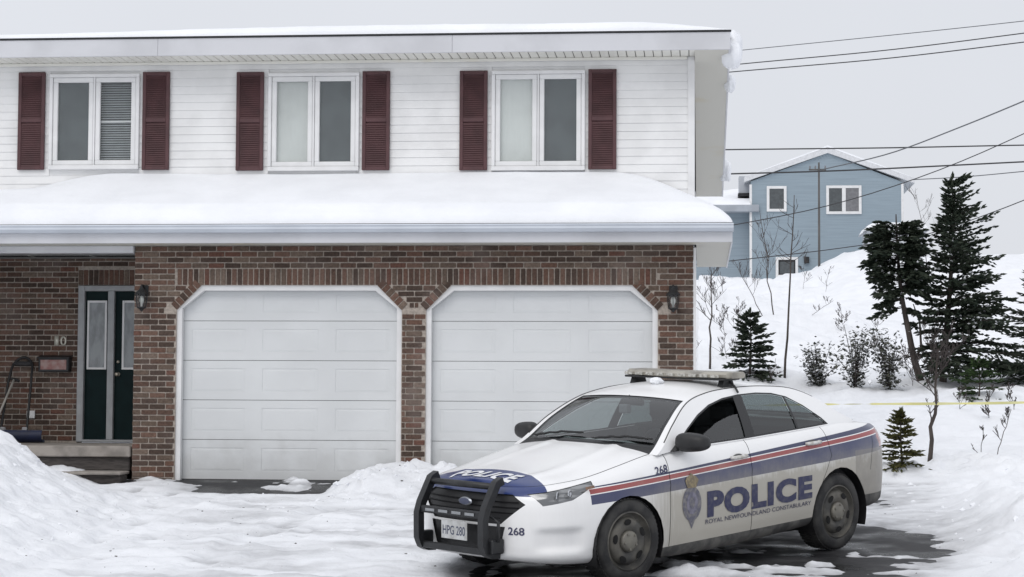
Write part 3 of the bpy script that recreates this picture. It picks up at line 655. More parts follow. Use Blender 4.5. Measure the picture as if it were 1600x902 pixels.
# vented soffit panels with dark channels between them
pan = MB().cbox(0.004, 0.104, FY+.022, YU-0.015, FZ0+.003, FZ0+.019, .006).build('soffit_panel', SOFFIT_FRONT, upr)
xx = PX0
first = True
while xx < 0.03:
    o = pan if first else pan.copy()
    if not first: COL.objects.link(o)
    o.location.x = xx; first = False; xx += 0.108
MB().cbox(PX0, -0.06, YU-0.045, YU-0.016, FZ0-.035, FZ0+.002, .006).build('soffit_channel', SOFFIT_FRONT, upr)
MB().box(0.0, 0.03, 7.9, 8.2, 3.0, 4.2).build('back_trim', TRIM, upr)

# lower roof over garage and porch
EY, EZ, EX = -0.45, 2.965, 0.478
lr = MB()
lr.add([(PX0, EY+.05, EZ-.03), (EX-.05, EY+.05, EZ-.03), (-0.75, YU, 3.48), (PX0, YU, 3.48), (PX0, EY+.05, EZ-.12), (EX-.05, EY+.05, EZ-.12), (-0.75, YU, 3.3), (PX0, YU, 3.3)],
       [(0, 1, 2, 3), (7, 6, 5, 4), (0, 4, 5, 1), (1, 5, 6, 2), (2, 6, 7, 3), (3, 7, 4, 0)])
lr.add([(EX-.05, EY+.051, EZ-.031), (EX-.05, 4.1, EZ-.10), (0.0, 4.1, 2.98), (0.0, YU, 3.08), (EX-.05, EY+.051, EZ-.12), (EX-.05, 4.1, EZ-.19), (0.0, 4.1, 2.85), (0.0, YU, 2.95), (-0.74, YU-.002, 3.47)],
       [(0, 1, 2, 3), (7, 6, 5, 4), (1, 5, 6, 2), (2, 6, 7, 3), (0, 3, 8)])
lo_ = lr.build('lower_roof', ROOFING, house)
gut = [(EY-.055, EZ), (EY-.06, EZ-.012), (EY-.05, EZ-.03), (EY-.055, EZ-.055), (EY-.03, EZ-.092), (EY+.04, EZ-.095), (EY+.04, EZ-.006), (EY-.045, EZ-.006)]
GUTTER = mat('gutter_paint', (0.56, 0.60, 0.66), 0.3, var=0.1, vscale=2, spec=0.5)
MB().prism(gut, 'x', PX0, EX).build('gutter', GUTTER, lo_)
MB().cbox(PX0, EX-.012, EY+.041, EY+.062, 2.752, EZ-.012, .004).build('fascia', FASCIA, lo_)
MB().cbox(EX-.032, EX-.012, EY+.064, 4.1, 2.74, EZ-.02, .004).build('side_fascia', FASCIA, lo_)
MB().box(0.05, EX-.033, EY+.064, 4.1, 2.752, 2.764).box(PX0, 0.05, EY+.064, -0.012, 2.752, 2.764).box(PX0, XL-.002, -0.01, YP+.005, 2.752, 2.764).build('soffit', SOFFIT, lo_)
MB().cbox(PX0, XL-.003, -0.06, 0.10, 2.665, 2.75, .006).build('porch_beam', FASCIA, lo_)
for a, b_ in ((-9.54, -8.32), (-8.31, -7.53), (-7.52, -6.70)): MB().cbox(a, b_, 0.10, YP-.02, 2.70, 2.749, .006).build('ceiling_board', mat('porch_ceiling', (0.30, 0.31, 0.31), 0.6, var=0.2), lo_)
# vinyl box end under the side eave

# snow on the two roofs
def snow_sheet(name, xs, ys, ztop, zbot, label):
    X, Y = np.meshgrid(xs, ys, indexing='ij'); Zt = ztop(X, Y); Zb = zbot(X, Y); Zt = np.maximum(Zt, Zb+0.002)
    mb = MB().grid(np.stack([X, Y, Zt], -1)); n_, m_ = X.shape
    def skirt(idx):
        o = len(mb.v); mb.v += [tuple(p) for p in [(X[i, j], Y[i, j], Zb[i, j]) for i, j in idx]]
        for k_ in range(len(idx)-1):
            i, j = idx[k_]; i2, j2 = idx[k_+1]; mb.f.append((i*m_+j, i2*m_+j2, o+k_+1, o+k_))
    skirt([(i, 0) for i in range(n_)]); skirt([(n_-1, j) for j in range(m_)]); skirt([(i, m_-1) for i in range(n_)][::-1])
    o = mb.build(name, SNOW, smooth=True, angle=70); tag(o, label, 'snow', kind='stuff'); return o
def low_top(X, Y):
    a = np.maximum(Y-(EY-.045), 0); b_ = np.maximum(EX-0.01-X, 0)
    fr = 2.985 + 0.415*a + 0.15*np.sqrt(np.clip(a/0.22, 0, 1)); sd = 2.985 + 0.56*b_**0.9 + 0.12*np.sqrt(np.clip(b_/0.25, 0, 1))
    kx = 0.07; z_ = -kx*np.log(np.exp(-fr/kx)+np.exp(-sd/kx)) + 0.012
    z_ = z_ + 0.035*fbm(X*0.6, Y*0.8, 3, 5)*np.clip(a/0.4, 0, 1) + 0.030*fbm(X*2.2, Y*13, 4, 6)*np.clip(1.15-a/0.22, 0.12, 1)
    return z_ - 0.24*sstep(-7.2, -8.9, X)*sstep(0.2, 0.9, Y)
xs = np.concatenate([np.arange(PX0, -1.2, 0.07), np.arange(-1.2, EX-.012, 0.03), [EX-.012]])
ys = np.concatenate([np.arange(EY-.045, -0.2, 0.025), np.arange(-0.2, YU-0.02, 0.06), [YU-0.016]])
snow_sheet('roof_snow', xs, ys, low_top, lambda X, Y: np.full_like(X, 2.972)+0.36*np.maximum(Y-EY-.1, 0)*sstep(0.3, -0.3, X), 'thick smooth snow on the lower roof above the garage doors')
ys2 = np.concatenate([np.arange(YU-.016, 4.05, 0.15), [4.09]])
snow_sheet('roof_snow', np.arange(0.06, EX-.012, 0.03), ys2, lambda X, Y: low_top(X, np.minimum(Y, 0.8))-0.03*(Y-.9), lambda X, Y: 2.95-0.03*(Y-.9), 'narrow strip of snow along the side of the lower roof')
def up_top(X, Y):
    a = np.maximum(Y-(FY-.02), 0); b_ = np.maximum(FX+.02-X, 0)
    return FZ1+.024 + dz*np.maximum(Y-FY-0.4, 0)*0.9 + (0.19*np.clip(a/0.16, 0, 1)**0.5*np.clip(b_/1.1, 0, 1)**0.6)*(0.74 + 0.22*fbm(X*0.35, Y*0.5, 2, 8) - 0.28*sstep(-4.0, -8.5, X)) + 0.006*fbm(X*6, Y*6, 2, 4)
snow_sheet('roof_snow', np.concatenate([np.arange(PX0, -1, 0.1), np.arange(-1, FX+.012, 0.04)]), np.concatenate([np.arange(FY-.012, FY+.5, 0.03), np.arange(FY+.5, 8.2, 0.3)]),
           up_top, lambda X, Y: FZ1+.0225+dz*np.maximum(Y-FY-.05, 0), 'thin layer of snow along the top roof edge against the sky')
def lump(c, r, seed, name, label, squash=(1, 1, 1), m_=None):
    bm = bmesh.new(); bmesh.ops.create_icosphere(bm, subdivisions=3, radius=1)
    for v in bm.verts:
        f_ = 1 + 0.55*float(fbm(np.array([v.co.x*1.6+seed]), np.array([v.co.y*1.6+v.co.z*1.3]), 3, seed)[0])
        v.co = Vector((v.co.x*r*squash[0]*f_, v.co.y*r*squash[1]*f_, v.co.z*r*squash[2]*f_))
    me_ = bpy.data.meshes.new(name); bm.to_mesh(me_); bm.free(); me_.polygons.foreach_set('use_smooth', [True]*len(me_.polygons)); me_.materials.append(m_ or SNOW)
    o = bpy.data.objects.new(name, me_); COL.objects.link(o); o.location = c
    if label: tag(o, label, 'snow', 'snow curling over the side eave')
    return o
lump((0.49, 0.80, 5.16), 0.14, 3, 'snow_lump', 'grey lump of snow hanging over the top roof corner', (0.9, 1.6, 1.5))
lump((0.475, 1.9, 4.95), 0.085, 5, 'snow_lump', 'small snow lump hanging just below the top roof corner', (0.8, 1.5, 1.3))
lump((0.48, 6.9, 4.40), 0.11, 9, 'snow_lump', 'snow lump on the far end of the side eave', (0.8, 1.5, 1.6))
# entry door with sidelight, in the porch
DX0, DX1, DZ0, DZ1 = -7.845, XL-.02, 0.355, 2.355
PTRIM = mat('grey_door_trim', (0.36, 0.37, 0.38), 0.5, var=0.15, vscale=6)
de = MB().cbox(DX0, DX0+.085, YP-.03, YP+.09, DZ0, DZ1, .006).cbox(DX0+.086, DX1, YP-.03, YP+.09, DZ1-.07, DZ1, .006).cbox(-7.455, -7.37, YP-.025, YP+.09, DZ0+.03, DZ1-.071, .006).cbox(DX0+.086, DX1, YP-.04, YP+.09, DZ0-.002, DZ0+.03, .006)
dro = de.build('entry_door', PTRIM, house); dro['label'] = 'dark green front door with matching side panel in the porch'
def leaf(xa, xb, name, gx0, gx1):
    l = MB().cbox(xa, xb, YP+.03, YP+.075, DZ0+.031, DZ1-.072, .004).build(name, GREEN, dro)
    g0, g1 = 1.28, 2.165; t = .028
    fr = MB().cbox(gx0, gx0+t, YP+.012, YP+.029, g0, g1, .004).cbox(gx1-t, gx1, YP+.012, YP+.029, g0, g1, .004).cbox(gx0+t, gx1-t, YP+.012, YP+.029, g0, g0+t, .004).cbox(gx0+t, gx1-t, YP+.012, YP+.029, g1-t, g1, .004)
    fr.build('glazing_frame', TRIM, l); MB().box(gx0+t, gx1-t, YP+.022, YP+.0285, g0+t, g1-t).build('frosted_pane', mat('frosted_glass', (0.30, 0.32, 0.33), 0.35, var=0.3, vscale=14, stretch=(1, 1, .4)), l)
    return l
leaf(DX0+.086, -7.456, 'side_panel', -7.735, -7.475)
dl = leaf(-7.369, DX1, 'door_leaf', -7.275, -6.78)
MB().lathe([(0.0, -.07), (.022, -.066), (.03, -.05), (.022, -.032), (.012, -.02), (.012, 0), (.03, .002), (.03, .006)], 'y', (-7.325, YP+.026, 1.22), 16).build('door_knob', mat('brass', (0.55, 0.5, 0.42), 0.3, 0.9), dl, smooth=True)
MB().lathe([(0.0, -.02), (.018, -.018), (.022, 0)], 'y', (-7.325, YP+.028, 1.38), 16).build('deadbolt', mat('brass', (0.55, 0.5, 0.42), 0.3, 0.9), dl, smooth=True)
# porch slab and steps
st = thing('porch_steps', 'concrete porch slab with steps below the green front door', 'steps', (-8.2, 0, 0))
def stp(x0, x1, y0, y1, z0, z1, nm='step', m_=CONCRETE): return MB().cbox(x0+8.2, x1+8.2, y0, y1, z0, z1, .012).build(nm, m_, st)
stp(-10.3, -6.70, -0.02, YP-.05, 0.215, 0.345, 'slab')
DKC = mat('weathered_timber_riser', (0.085, 0.075, 0.07), 0.9, var=0.4, vscale=9, bump=.3, stretch=(1, 4, 6))
stp(-10.3, -6.72, 0.04, YP-.05, 0.05, 0.2145, 'riser', DKC)
stp(-10.2, -6.72, -0.34, 0.05, 0.012, 0.052, 'tread')
stp(-10.2, -6.74, -0.27, 0.03, -0.35, 0.011, 'riser', DKC)
# ------------------------------------------------------------------ police sedan (car space: x back from the nose, y to the driver's side, z up)
CQ = (-1.839, -6.936, -0.582, 0.865, 0.048, -0.035)
def car_matrix():
    h, p, r = CQ[3:]
    bx = Vector((math.cos(h)*math.cos(p), math.sin(h)*math.cos(p), math.sin(p))); f = -bx
    ly = Vector((0, 0, 1)).cross(f).normalized(); uz = f.cross(ly)
    l2 = ly*math.cos(r) + uz*math.sin(r); u2 = uz*math.cos(r) - ly*math.sin(r)
    return Matrix(((f.x, l2.x, u2.x, CQ[0]), (f.y, l2.y, u2.y, CQ[1]), (f.z, l2.z, u2.z, CQ[2]), (0, 0, 0, 1)))
car = bpy.data.objects.new('police_car', None); COL.objects.link(car); car.matrix_world = car_matrix()
tag(car, 'white police sedan with blue and red stripes, salt-stained, parked on the drive', 'car')
def spl(pts, n):
    """Catmull-Rom through points, n samples evenly by chord"""
    P = np.array(pts, float); d = np.r_[0, np.cumsum(np.linalg.norm(np.diff(P, axis=0), axis=1)**0.8)]
    t = np.linspace(0, d[-1], n); out = np.zeros((n, P.shape[1]))
    m_ = np.gradient(P, d, axis=0)
    k_ = np.clip(np.searchsorted(d, t, 'right')-1, 0, len(d)-2); hh = d[k_+1]-d[k_]; s_ = (t-d[k_])/hh
    h00 = 2*s_**3-3*s_**2+1; h10 = s_**3-2*s_**2+s_; h01 = -2*s_**3+3*s_**2; h11 = s_**3-s_**2
    for c in range(P.shape[1]): out[:, c] = h00*P[k_, c]+h10*hh*m_[k_, c]+h01*P[k_+1, c]+h11*hh*m_[k_+1, c]
    return out
def sm(x, xs, ys):
    """smooth 1D curve through (xs, ys)"""
    xs = np.array(xs, float); ys = np.array(ys, float); x = np.clip(np.asarray(x, float), xs[0], xs[-1]); m_ = np.gradient(ys, xs)
    k_ = np.clip(np.searchsorted(xs, x, 'right')-1, 0, len(xs)-2); hh = xs[k_+1]-xs[k_]; s_ = (x-xs[k_])/hh
    return (2*s_**3-3*s_**2+1)*ys[k_]+(s_**3-2*s_**2+s_)*hh*m_[k_]+(-2*s_**3+3*s_**2)*ys[k_+1]+(s_**3-s_**2)*hh*m_[k_+1]
# --- materials
def livery():
    m = bpy.data.materials.new('livery_paint'); m.use_nodes = True; nt = m.node_tree; b = nt.nodes['Principled BSDF']; L = nt.links.new
    tc = nt.nodes.new('ShaderNodeTexCoord'); sp = nt.nodes.new('ShaderNodeSeparateXYZ'); L(tc.outputs['Object'], sp.inputs[0])
    def M(op, a, b_=None, c=None):
        n = nt.nodes.new('ShaderNodeMath'); n.operation = op
        for i, v in enumerate((a, b_, c)):
            if v is None: continue
            if isinstance(v, (int, float)): n.inputs[i].default_value = v
            else: L(v, n.inputs[i])
        return n.outputs[0]
    X = M('MULTIPLY', sp.outputs['X'], -1.0); Z = sp.outputs['Z']; Yv = M('ABSOLUTE', sp.outputs['Y'])
    # stripe coordinate: height above a line that rises to the tail
    line = M('MULTIPLY_ADD', X, 0.0665, 0.742)
    h = M('SUBTRACT', Z, line)                        # 0 = top red line
    sidem = M('MULTIPLY', M('GREATER_THAN', Yv, 0.62), M('MULTIPLY', M('GREATER_THAN', X, 0.60), M('GREATER_THAN', 4.78, X)))
    taper = M('MULTIPLY_ADD', X, 0.020, 0.076)        # blue band depth grows to the tail
    def band(lo, hi): return M('MULTIPLY', M('GREATER_THAN', h, lo), M('GREATER_THAN', hi, h))
    blue_top = M('MULTIPLY', band(0.030, M('MULTIPLY_ADD', X, 0.009, 0.034)), sidem)
    red = M('MULTIPLY', band(-0.016, 0.022), sidem)
    blue = M('MULTIPLY', M('MULTIPLY', M('GREATER_THAN', -0.024, h), M('GREATER_THAN', h, M('MULTIPLY', M('ADD', taper, 0.012), -1.0))), sidem)
    def mix(f, a, b_):
        n = nt.nodes.new('ShaderNodeMix'); n.data_type = 'RGBA'; L(f, n.inputs[0])
        for i, v in ((6, a), (7, b_)):
            if isinstance(v, tuple): n.inputs[i].default_value = (*v, 1)
            else: L(v, n.inputs[i])
        return n.outputs[2]
    hoodm = M('MULTIPLY', M('GREATER_THAN', Z, 0.762), M('GREATER_THAN', M('SUBTRACT', 0.445, M('MULTIPLY', M('MULTIPLY', Yv, Yv), 0.36)), X))
    hoodm = M('MULTIPLY', hoodm, M('GREATER_THAN', 0.78, Yv))
    c = mix(red, (0.84, 0.84, 0.84), (0.30, 0.045, 0.048)); c = mix(blue, c, (0.028, 0.036, 0.105)); c = mix(blue_top, c, (0.022, 0.028, 0.085)); c = mix(hoodm, c, (0.010, 0.030, 0.145))
    # road salt: heavy low on the flanks and tail, thin film above, streaky
    n1 = nt.nodes.new('ShaderNodeTexNoise'); n1.inputs['Scale'].default_value = 3.0; n1.inputs['Detail'].default_value = 8; n1.inputs['Roughness'].default_value = 0.65
    L(tc.outputs['Object'], n1.inputs['Vector'])
    mp = nt.nodes.new('ShaderNodeMapping'); mp.inputs['Scale'].default_value = (30, 5, 3.0); L(tc.outputs['Object'], mp.inputs[0])
    n2 = nt.nodes.new('ShaderNodeTexNoise'); n2.inputs['Scale'].default_value = 1.5; n2.inputs['Detail'].default_value = 5; L(mp.outputs[0], n2.inputs['Vector'])
    zz = M('ADD', M('ADD', Z, M('MULTIPLY_ADD', n1.outputs['Fac'], -0.35, 0.17)), M('MULTIPLY_ADD', X, -0.035, 0.07))
    mr = nt.nodes.new('ShaderNodeMapRange'); mr.interpolation_type = 'SMOOTHSTEP'; mr.inputs[1].default_value = 0.95; mr.inputs[2].default_value = 0.66; mr.inputs[3].default_value = 0.03; mr.inputs[4].default_value = 1.05
    L(zz, mr.inputs[0])
    fr = nt.nodes.new('ShaderNodeMapRange'); fr.inputs[1].default_value = 0.9; fr.inputs[2].default_value = 1.7; fr.inputs[3].default_value = 0.12; fr.inputs[4].default_value = 1.0; L(X, fr.inputs[0])
    dirt = M('MULTIPLY', M('MULTIPLY', mr.outputs[0], fr.outputs[0]), M('MULTIPLY_ADD', n2.outputs['Fac'], 0.7, 0.62))
    dirt = M('MULTIPLY', M('MINIMUM', dirt, 0.86), M('MULTIPLY_ADD', blue, -0.5, 1.0))
    tail = M('MULTIPLY', M('GREATER_THAN', X, 4.15), M('GREATER_THAN', 0.9, Z)); 
    c = mix(dirt, c, (0.33, 0.305, 0.25)); c = mix(M('MULTIPLY', tail, M('MULTIPLY', n1.outputs['Fac'], 1.15)), c, (0.20, 0.185, 0.165))
    L(c, b.inputs['Base Color'])
    rg = M('MULTIPLY_ADD', dirt, 0.5, 0.28); L(rg, b.inputs['Roughness'])
    b.inputs['Coat Weight'].default_value = 0.35; b.inputs['Coat Roughness'].default_value = 0.12
    return m
PAINT = livery()
RUBBER = mat('dirty_tyre', (0.018, 0.018, 0.019), 0.85, col2=(0.045, 0.044, 0.042), vscale=7, bump=.2, bscale=90)
STEEL = mat('dirty_steel_wheel', (0.060, 0.059, 0.056), 0.6, 0.35, col2=(0.13, 0.122, 0.105), vscale=6)
CAPM = mat('dirty_hub_cap', (0.20, 0.19, 0.16), 0.5, 0.4, col2=(0.17, 0.16, 0.14), vscale=9)
CLAD = mat('dirty_black_cladding', (0.055, 0.054, 0.052), 0.8, col2=(0.13, 0.125, 0.115), vscale=6, bump=.1)
CARGLASS = glass('car_glass', (0.50, 0.55, 0.55), 1.0, 0.03, 1.8); TINTED = glass('tinted_car_glass', (0.20, 0.25, 0.25), 1.0, 0.03, 1.75)
NAVY = mat('navy_lettering', (0.030, 0.033, 0.085), 0.6, col2=(0.085, 0.085, 0.115), vscale=20, lo=.45, hi=.75)
WHITEP = mat('white_lettering', (0.75, 0.76, 0.78), 0.5, var=.1)
CHROME = mat('chrome', (0.55, 0.56, 0.58), 0.15, 1.0, var=.2)
# --- surfaces
OUT = spl([(0, 0), (.012, .25), (.05, .46), (.13, .645), (.27, .785), (.50, .872), (.80, .915), (1.2, .932), (2.0, .942), (3.0, .942), (3.8, .935), (4.30, .908), (4.60, .858), (4.79, .77), (4.91, .60), (4.96, .33), (4.97, 0)], 190)
tg = np.gradient(OUT, axis=0); NRM = np.stack([-tg[:, 1], tg[:, 0]], -1); NRM /= np.linalg.norm(NRM, axis=1)[:, None]; NRM[0] = (-1, 0); NRM[-1] = (1, 0)
NRM = np.where((NRM*np.stack([OUT[:, 0]-2.4, OUT[:, 1]], -1)).sum(1)[:, None] < 0, -NRM, NRM)
def zt(x): return sm(x, [0, .15, .35, .64, 1.0, 1.45, 1.65, 2.06, 2.6, 3.2, 3.8, 4.2, 4.6, 4.88], [.822, .832, .850, .882, .95, 1.035, 1.055, 1.075, 1.095, 1.122, 1.15, 1.155, 1.125, 1.10])
def zbt(x): return sm(x, [0, .4, .6, 1.45, 3.4, 4.3, 4.88], [.235, .205, .20, .165, .245, .33, .345])
def off(s): return np.interp(s, [0, .03, .08, .2, .4, .55, .68, .78, .86, .92, .96, 1.0], [-.09, -.05, -.022, -.008, 0, 0, -.006, -.015, -.030, -.052, -.075, -.115])
S_ROWS = np.r_[np.linspace(0, .08, 4), np.linspace(.12, .80, 22), np.linspace(.83, 1, 9)]
def wall_point(u, s, inset=0.0):
    x0, y0 = OUT[u]; z0, z1 = zbt(x0), zt(x0); z = z0+(z1-z0)*s
    o = off(s) - inset
    # pressed scoop in the bumper corner, crease along the doors
    o = o - 0.042*np.exp(-(((x0-.33)/.17)**6 + ((z-.41)/.085)**6))
    o = o + 0.008*np.exp(-((z-(.74+.05*x0-.03))/.03)**2)*sstep(.9, 1.5, x0)
    p = np.array([x0, y0]) + NRM[u]*o
    return (p[0], max(p[1], 0.0), z)
def car_grid(inset=0.0):
    half = np.array([[wall_point(u, s, inset) for s in S_ROWS] for u in range(len(OUT))])
    full = np.concatenate([half, (half*np.array([1, -1, 1]))[::-1][1:-1]], 0)
    return half, full
HALF, FULL = car_grid()
def fl(P): P = np.array(P, float); P[..., 0] *= -1; return P
def wall_bm(full):
    bm = bmesh.new(); n_, m_ = full.shape[:2]; vs = [[bm.verts.new(fl(full[i, j])) for j in range(m_)] for i in range(n_)]
    for i in range(n_):
        i2 = (i+1) % n_
        for j in range(m_-1): bm.faces.new((vs[i][j], vs[i2][j], vs[i2][j+1], vs[i][j+1]))
    bmesh.ops.remove_doubles(bm, verts=bm.verts, dist=1e-5); bmesh.ops.recalc_face_normals(bm, faces=bm.faces)
    return bm
def clip(bm, faces, planes):
    """cut faces with a convex set of planes (point, inward normal); returns the faces inside"""
    ins = [f for f in faces if f.is_valid]
    if len(planes) > 2:      # drop faces wholly outside one plane before cutting
        ok = []
        pl_ = [(tuple(co), tuple(no)) for co, no in planes]
        for f in ins:
            vv = [tuple(v.co) for v in f.verts]
            for co, no in pl_:
                if all((x-co[0])*no[0]+(y-co[1])*no[1]+(z-co[2])*no[2] < -1e-7 for x, y, z in vv): break
            else: ok.append(f)
        ins = ok
    for co, no in planes:
        geom = list({e for f in ins for e in f.edges}) + ins + list({v for f in ins for v in f.verts})
        r_ = bmesh.ops.bisect_plane(bm, geom=geom, dist=1e-6, plane_co=co, plane_no=no)
        cand = {f for f in ins if f.is_valid} | {f for f in r_['geom'] if isinstance(f, bmesh.types.BMFace)}
        ins = [f for f in cand if (f.calc_center_median()-Vector(co)).dot(Vector(no)) > 0]
    return ins
def poly_planes(poly, ax=(0, 2)):
    """convex polygon given in car (x,z) or (y,z) -> cutting planes square to the third axis"""
    c = np.mean(poly, 0); out = []
    for i in range(len(poly)):
        p, q_ = np.array(poly[i], float), np.array(poly[(i+1) % len(poly)], float); d = q_-p; nn = np.array([-d[1], d[0]])
        if nn.dot(c-p) < 0: nn = -nn
        co = [0, 0, 0]; no = [0, 0, 0]
        for k_, a in enumerate(ax):
            sgn = -1 if a == 0 else 1
            co[a] = p[k_]*sgn; no[a] = nn[k_]*sgn
        out.append((Vector(co), Vector(no).normalized()))
    return out
def take(bm, faces, name, m_, parent=car, smooth=True, push=0.0, angle=40):
    """split faces off into a part of their own"""
    fs = [f for f in faces if f.is_valid]; vmap = {}; vs = []; F = []
    for f in fs:
        idx = []
        for v in f.verts:
            if v not in vmap: vmap[v] = len(vs); vs.append(v.co - v.normal*push if push else v.co.copy())
            idx.append(vmap[v])
        F.append(idx)
    me_ = bpy.data.meshes.new(name); me_.from_pydata([tuple(v) for v in vs], [], F)
    me_.polygons.foreach_set('use_smooth', [smooth]*len(F)); me_.set_sharp_from_angle(angle=math.radians(angle)); me_.materials.append(m_)
    o = bpy.data.objects.new(name, me_); COL.objects.link(o); o.parent = parent
    bmesh.ops.delete(bm, geom=fs, context='FACES_ONLY')
    return o
def circle(cx, cz, r, n_=28): return [(cx+r*math.cos(2*math.pi*k_/n_), cz+r*math.sin(2*math.pi*k_/n_)) for k_ in range(n_)]
ARCH = [(1.02, .315, .412), (3.905, .335, .425)]
# dark inner shell seen in the shut lines
bm = wall_bm(car_grid(0.016)[1])
for cx, cz, r in ARCH: bmesh.ops.delete(bm, geom=clip(bm, list(bm.faces), poly_planes(circle(cx, cz, r+.01))), context='FACES_ONLY')
take(bm, list(bm.faces), 'inner_shell', BLACK); bm.free()
bm = wall_bm(FULL); bm.normal_update()
for cx, cz, r in ARCH: bmesh.ops.delete(bm, geom=clip(bm, list(bm.faces), poly_planes(circle(cx, cz, r))), context='FACES_ONLY')
def sidefaces(sy=0): return [f for f in bm.faces if (sy == 0 or f.calc_center_median().y*sy > 0)]
front = lambda xm: [f for f in bm.faces if -f.calc_center_median().x < xm]
# grille: six-sided opening, pushed in
gp = [(-.47, .775), (.47, .775), (.60, .70), (.40, .535), (-.40, .535), (-.60, .70)]
grille = take(bm, clip(bm, front(.20), poly_planes(gp, (1, 2))), 'grille', mat('grille_black', (0.003, 0.003, 0.0035), 0.9, spec=0.1), push=.03)
lowg = take(bm, clip(bm, front(.15), poly_planes([(-.44, .515), (.44, .515), (.37, .28), (-.37, .28)], (1, 2))), 'lower_intake', mat('grille_black', (0.003, 0.003, 0.0035), 0.9, spec=0.1), push=.03)
# headlights, tail lamps
LENS = mat('headlight_lens', (0.13, 0.135, 0.14), 0.12, 0.3, col2=(0.28, 0.285, 0.29), vscale=9, detail=1, stretch=(.6, .6, 5), lo=.45, hi=.6, coat=1.0)
AMBER = mat('amber_marker', (0.22, 0.12, 0.07), 0.2, var=.4, vscale=30, coat=.6)
REDL = mat('red_tail_lens', (0.28, 0.012, 0.015), 0.2, var=.4, vscale=18, coat=.8)
for sy in (1, -1):
    hp = [(.155, .782), (.40, .825), (.665, .868), (.655, .832), (.43, .730), (.205, .690)]
    hl = take(bm, clip(bm, [f for f in bm.faces if f.calc_center_median().y*sy > .5 and -f.calc_center_median().x < .9], poly_planes(hp)), 'headlight', LENS, push=.006)
    tl = take(bm, clip(bm, [f for f in bm.faces if f.calc_center_median().y*sy > .45 and -f.calc_center_median().x > 4.4], poly_planes([(4.66, 1.085), (4.60, 1.0), (4.64, .90), (4.9, .90), (4.9, 1.085)])), 'tail_lamp', REDL, push=.004)
# doors, rocker, fuel flap; 7 mm shut gaps
def strip(poly): bmesh.ops.delete(bm, geom=clip(bm, list(bm.faces), poly_planes(poly)), context='FACES_ONLY')
g_ = .0035
strip([(1.52-g_, 1.2), (1.52+g_, 1.2), (1.50+g_, .262), (1.50-g_, .262)])
strip([(2.60-g_, 1.2), (2.60+g_, 1.2), (2.585+g_, .298), (2.585-g_, .298)])
strip([(3.70-g_, 1.2), (3.70+g_, 1.2), (3.76+g_, .87), (3.76-g_, .87)]); strip([(3.76-g_, .87), (3.76+g_, .87), (3.60+g_, .62), (3.60-g_, .62)])
strip([(4.50-g_, 1.02), (4.50+g_, 1.02), (4.42+g_, .70), (4.42-g_, .70)])
rk = clip(bm, list(bm.faces), poly_planes([(1.38, .255), (3.52, .335), (3.52, .1), (1.38, .1)]))
take(bm, rk, 'rocker_panel', CLAD)
lowb = clip(bm, [f for f in bm.faces if -f.calc_center_median().x > 4.2], poly_planes([(4.2, .47), (5.0, .47), (5.0, .2), (4.2, .2)]))
take(bm, lowb, 'rear_bumper_skirt', CLAD)
for sy in (1, -1):
    for nm, poly in (('front_door', [(1.521, 1.2), (1.501, .2), (2.585, .2), (2.60, 1.2)]), ('rear_door', [(2.60, 1.2), (2.585, .2), (3.48, .2), (3.60, .62), (3.76, .87), (3.70, 1.2)])):
        fs = [f for f in bm.faces if f.calc_center_median().y*sy > .5 and 1.4 < -f.calc_center_median().x < 3.9]
        take(bm, clip(bm, fs, poly_planes(poly)), nm, PAINT)
fb = clip(bm, list(bm.faces), [(Vector((-.62, 0, 0)), Vector((1, 0, 0))), (Vector((0, 0, .745)), Vector((-0.03, 0, -1)).normalized())])
take(bm, fb, 'front_bumper', PAINT)
body = take(bm, list(bm.faces), 'body', PAINT); bm.free()
# --- hood and deck lid: cross arcs between the wall tops
EDGE = HALF[:, -1, :]
def cap(u0, u1, crown, smax, name, pinch=0.0, ext=None):
    rows = []
    for u in range(u0, u1+1):
        x_, y_, z_ = EDGE[u]
        ss = np.linspace(-1, 1, 41)*smax
        c = crown(x_)
        z__ = z_ + c*(1-np.abs(ss)**2.4) + 0.010*np.exp(-((np.abs(ss)-.60+.10*x_)/.07)**2)*sstep(.15, .5, x_)*(name == 'hood')
        rows.append(np.stack([np.full_like(ss, x_), ss*y_, z__], -1))
    o = MB().grid(fl(np.array(rows))).build(name, PAINT, car, smooth=True); return o
uh = int(np.argmin(np.abs(EDGE[:95, 0]-1.62))); ud = 95+int(np.argmin(np.abs(EDGE[95:, 0]-4.02)))
hc = lambda x_: float(sm(x_, [.0, .12, .3, .6, 1.0, 1.62], [.038, .052, .062, .066, .070, .062]))
hood = cap(0, uh, hc, .945, 'hood')
cap(ud, len(OUT)-1, lambda x_: .022, .99, 'boot_lid')
def cap_sides(u0, u1, crown, s0):
    mb = MB()
    for sg in (1, -1):
        rows = []
        for u in range(u0, u1+1):
            x_, y_, z_ = EDGE[u]; ss = np.linspace(s0, 1, 4)*sg
            rows.append(np.stack([np.full_like(ss, x_), ss*y_, z_+crown(x_)*(1-np.abs(ss)**2.4)], -1))
        mb.grid(fl(np.array(rows)))
    return mb
cap_sides(0, uh, hc, .957).build('fender_top', PAINT, car, smooth=True)
# dark liner just under the hood gap
rows = []
for u in range(2, uh+1): x_, y_, z_ = EDGE[u]; ss = np.linspace(-1, 1, 9); rows.append(np.stack([np.full_like(ss, x_), ss*y_*.99, z_-.012+hc(x_)*(1-np.abs(ss)**2.4)], -1))
MB().grid(fl(np.array(rows))).build('hood_liner', BLACK, car, smooth=True)
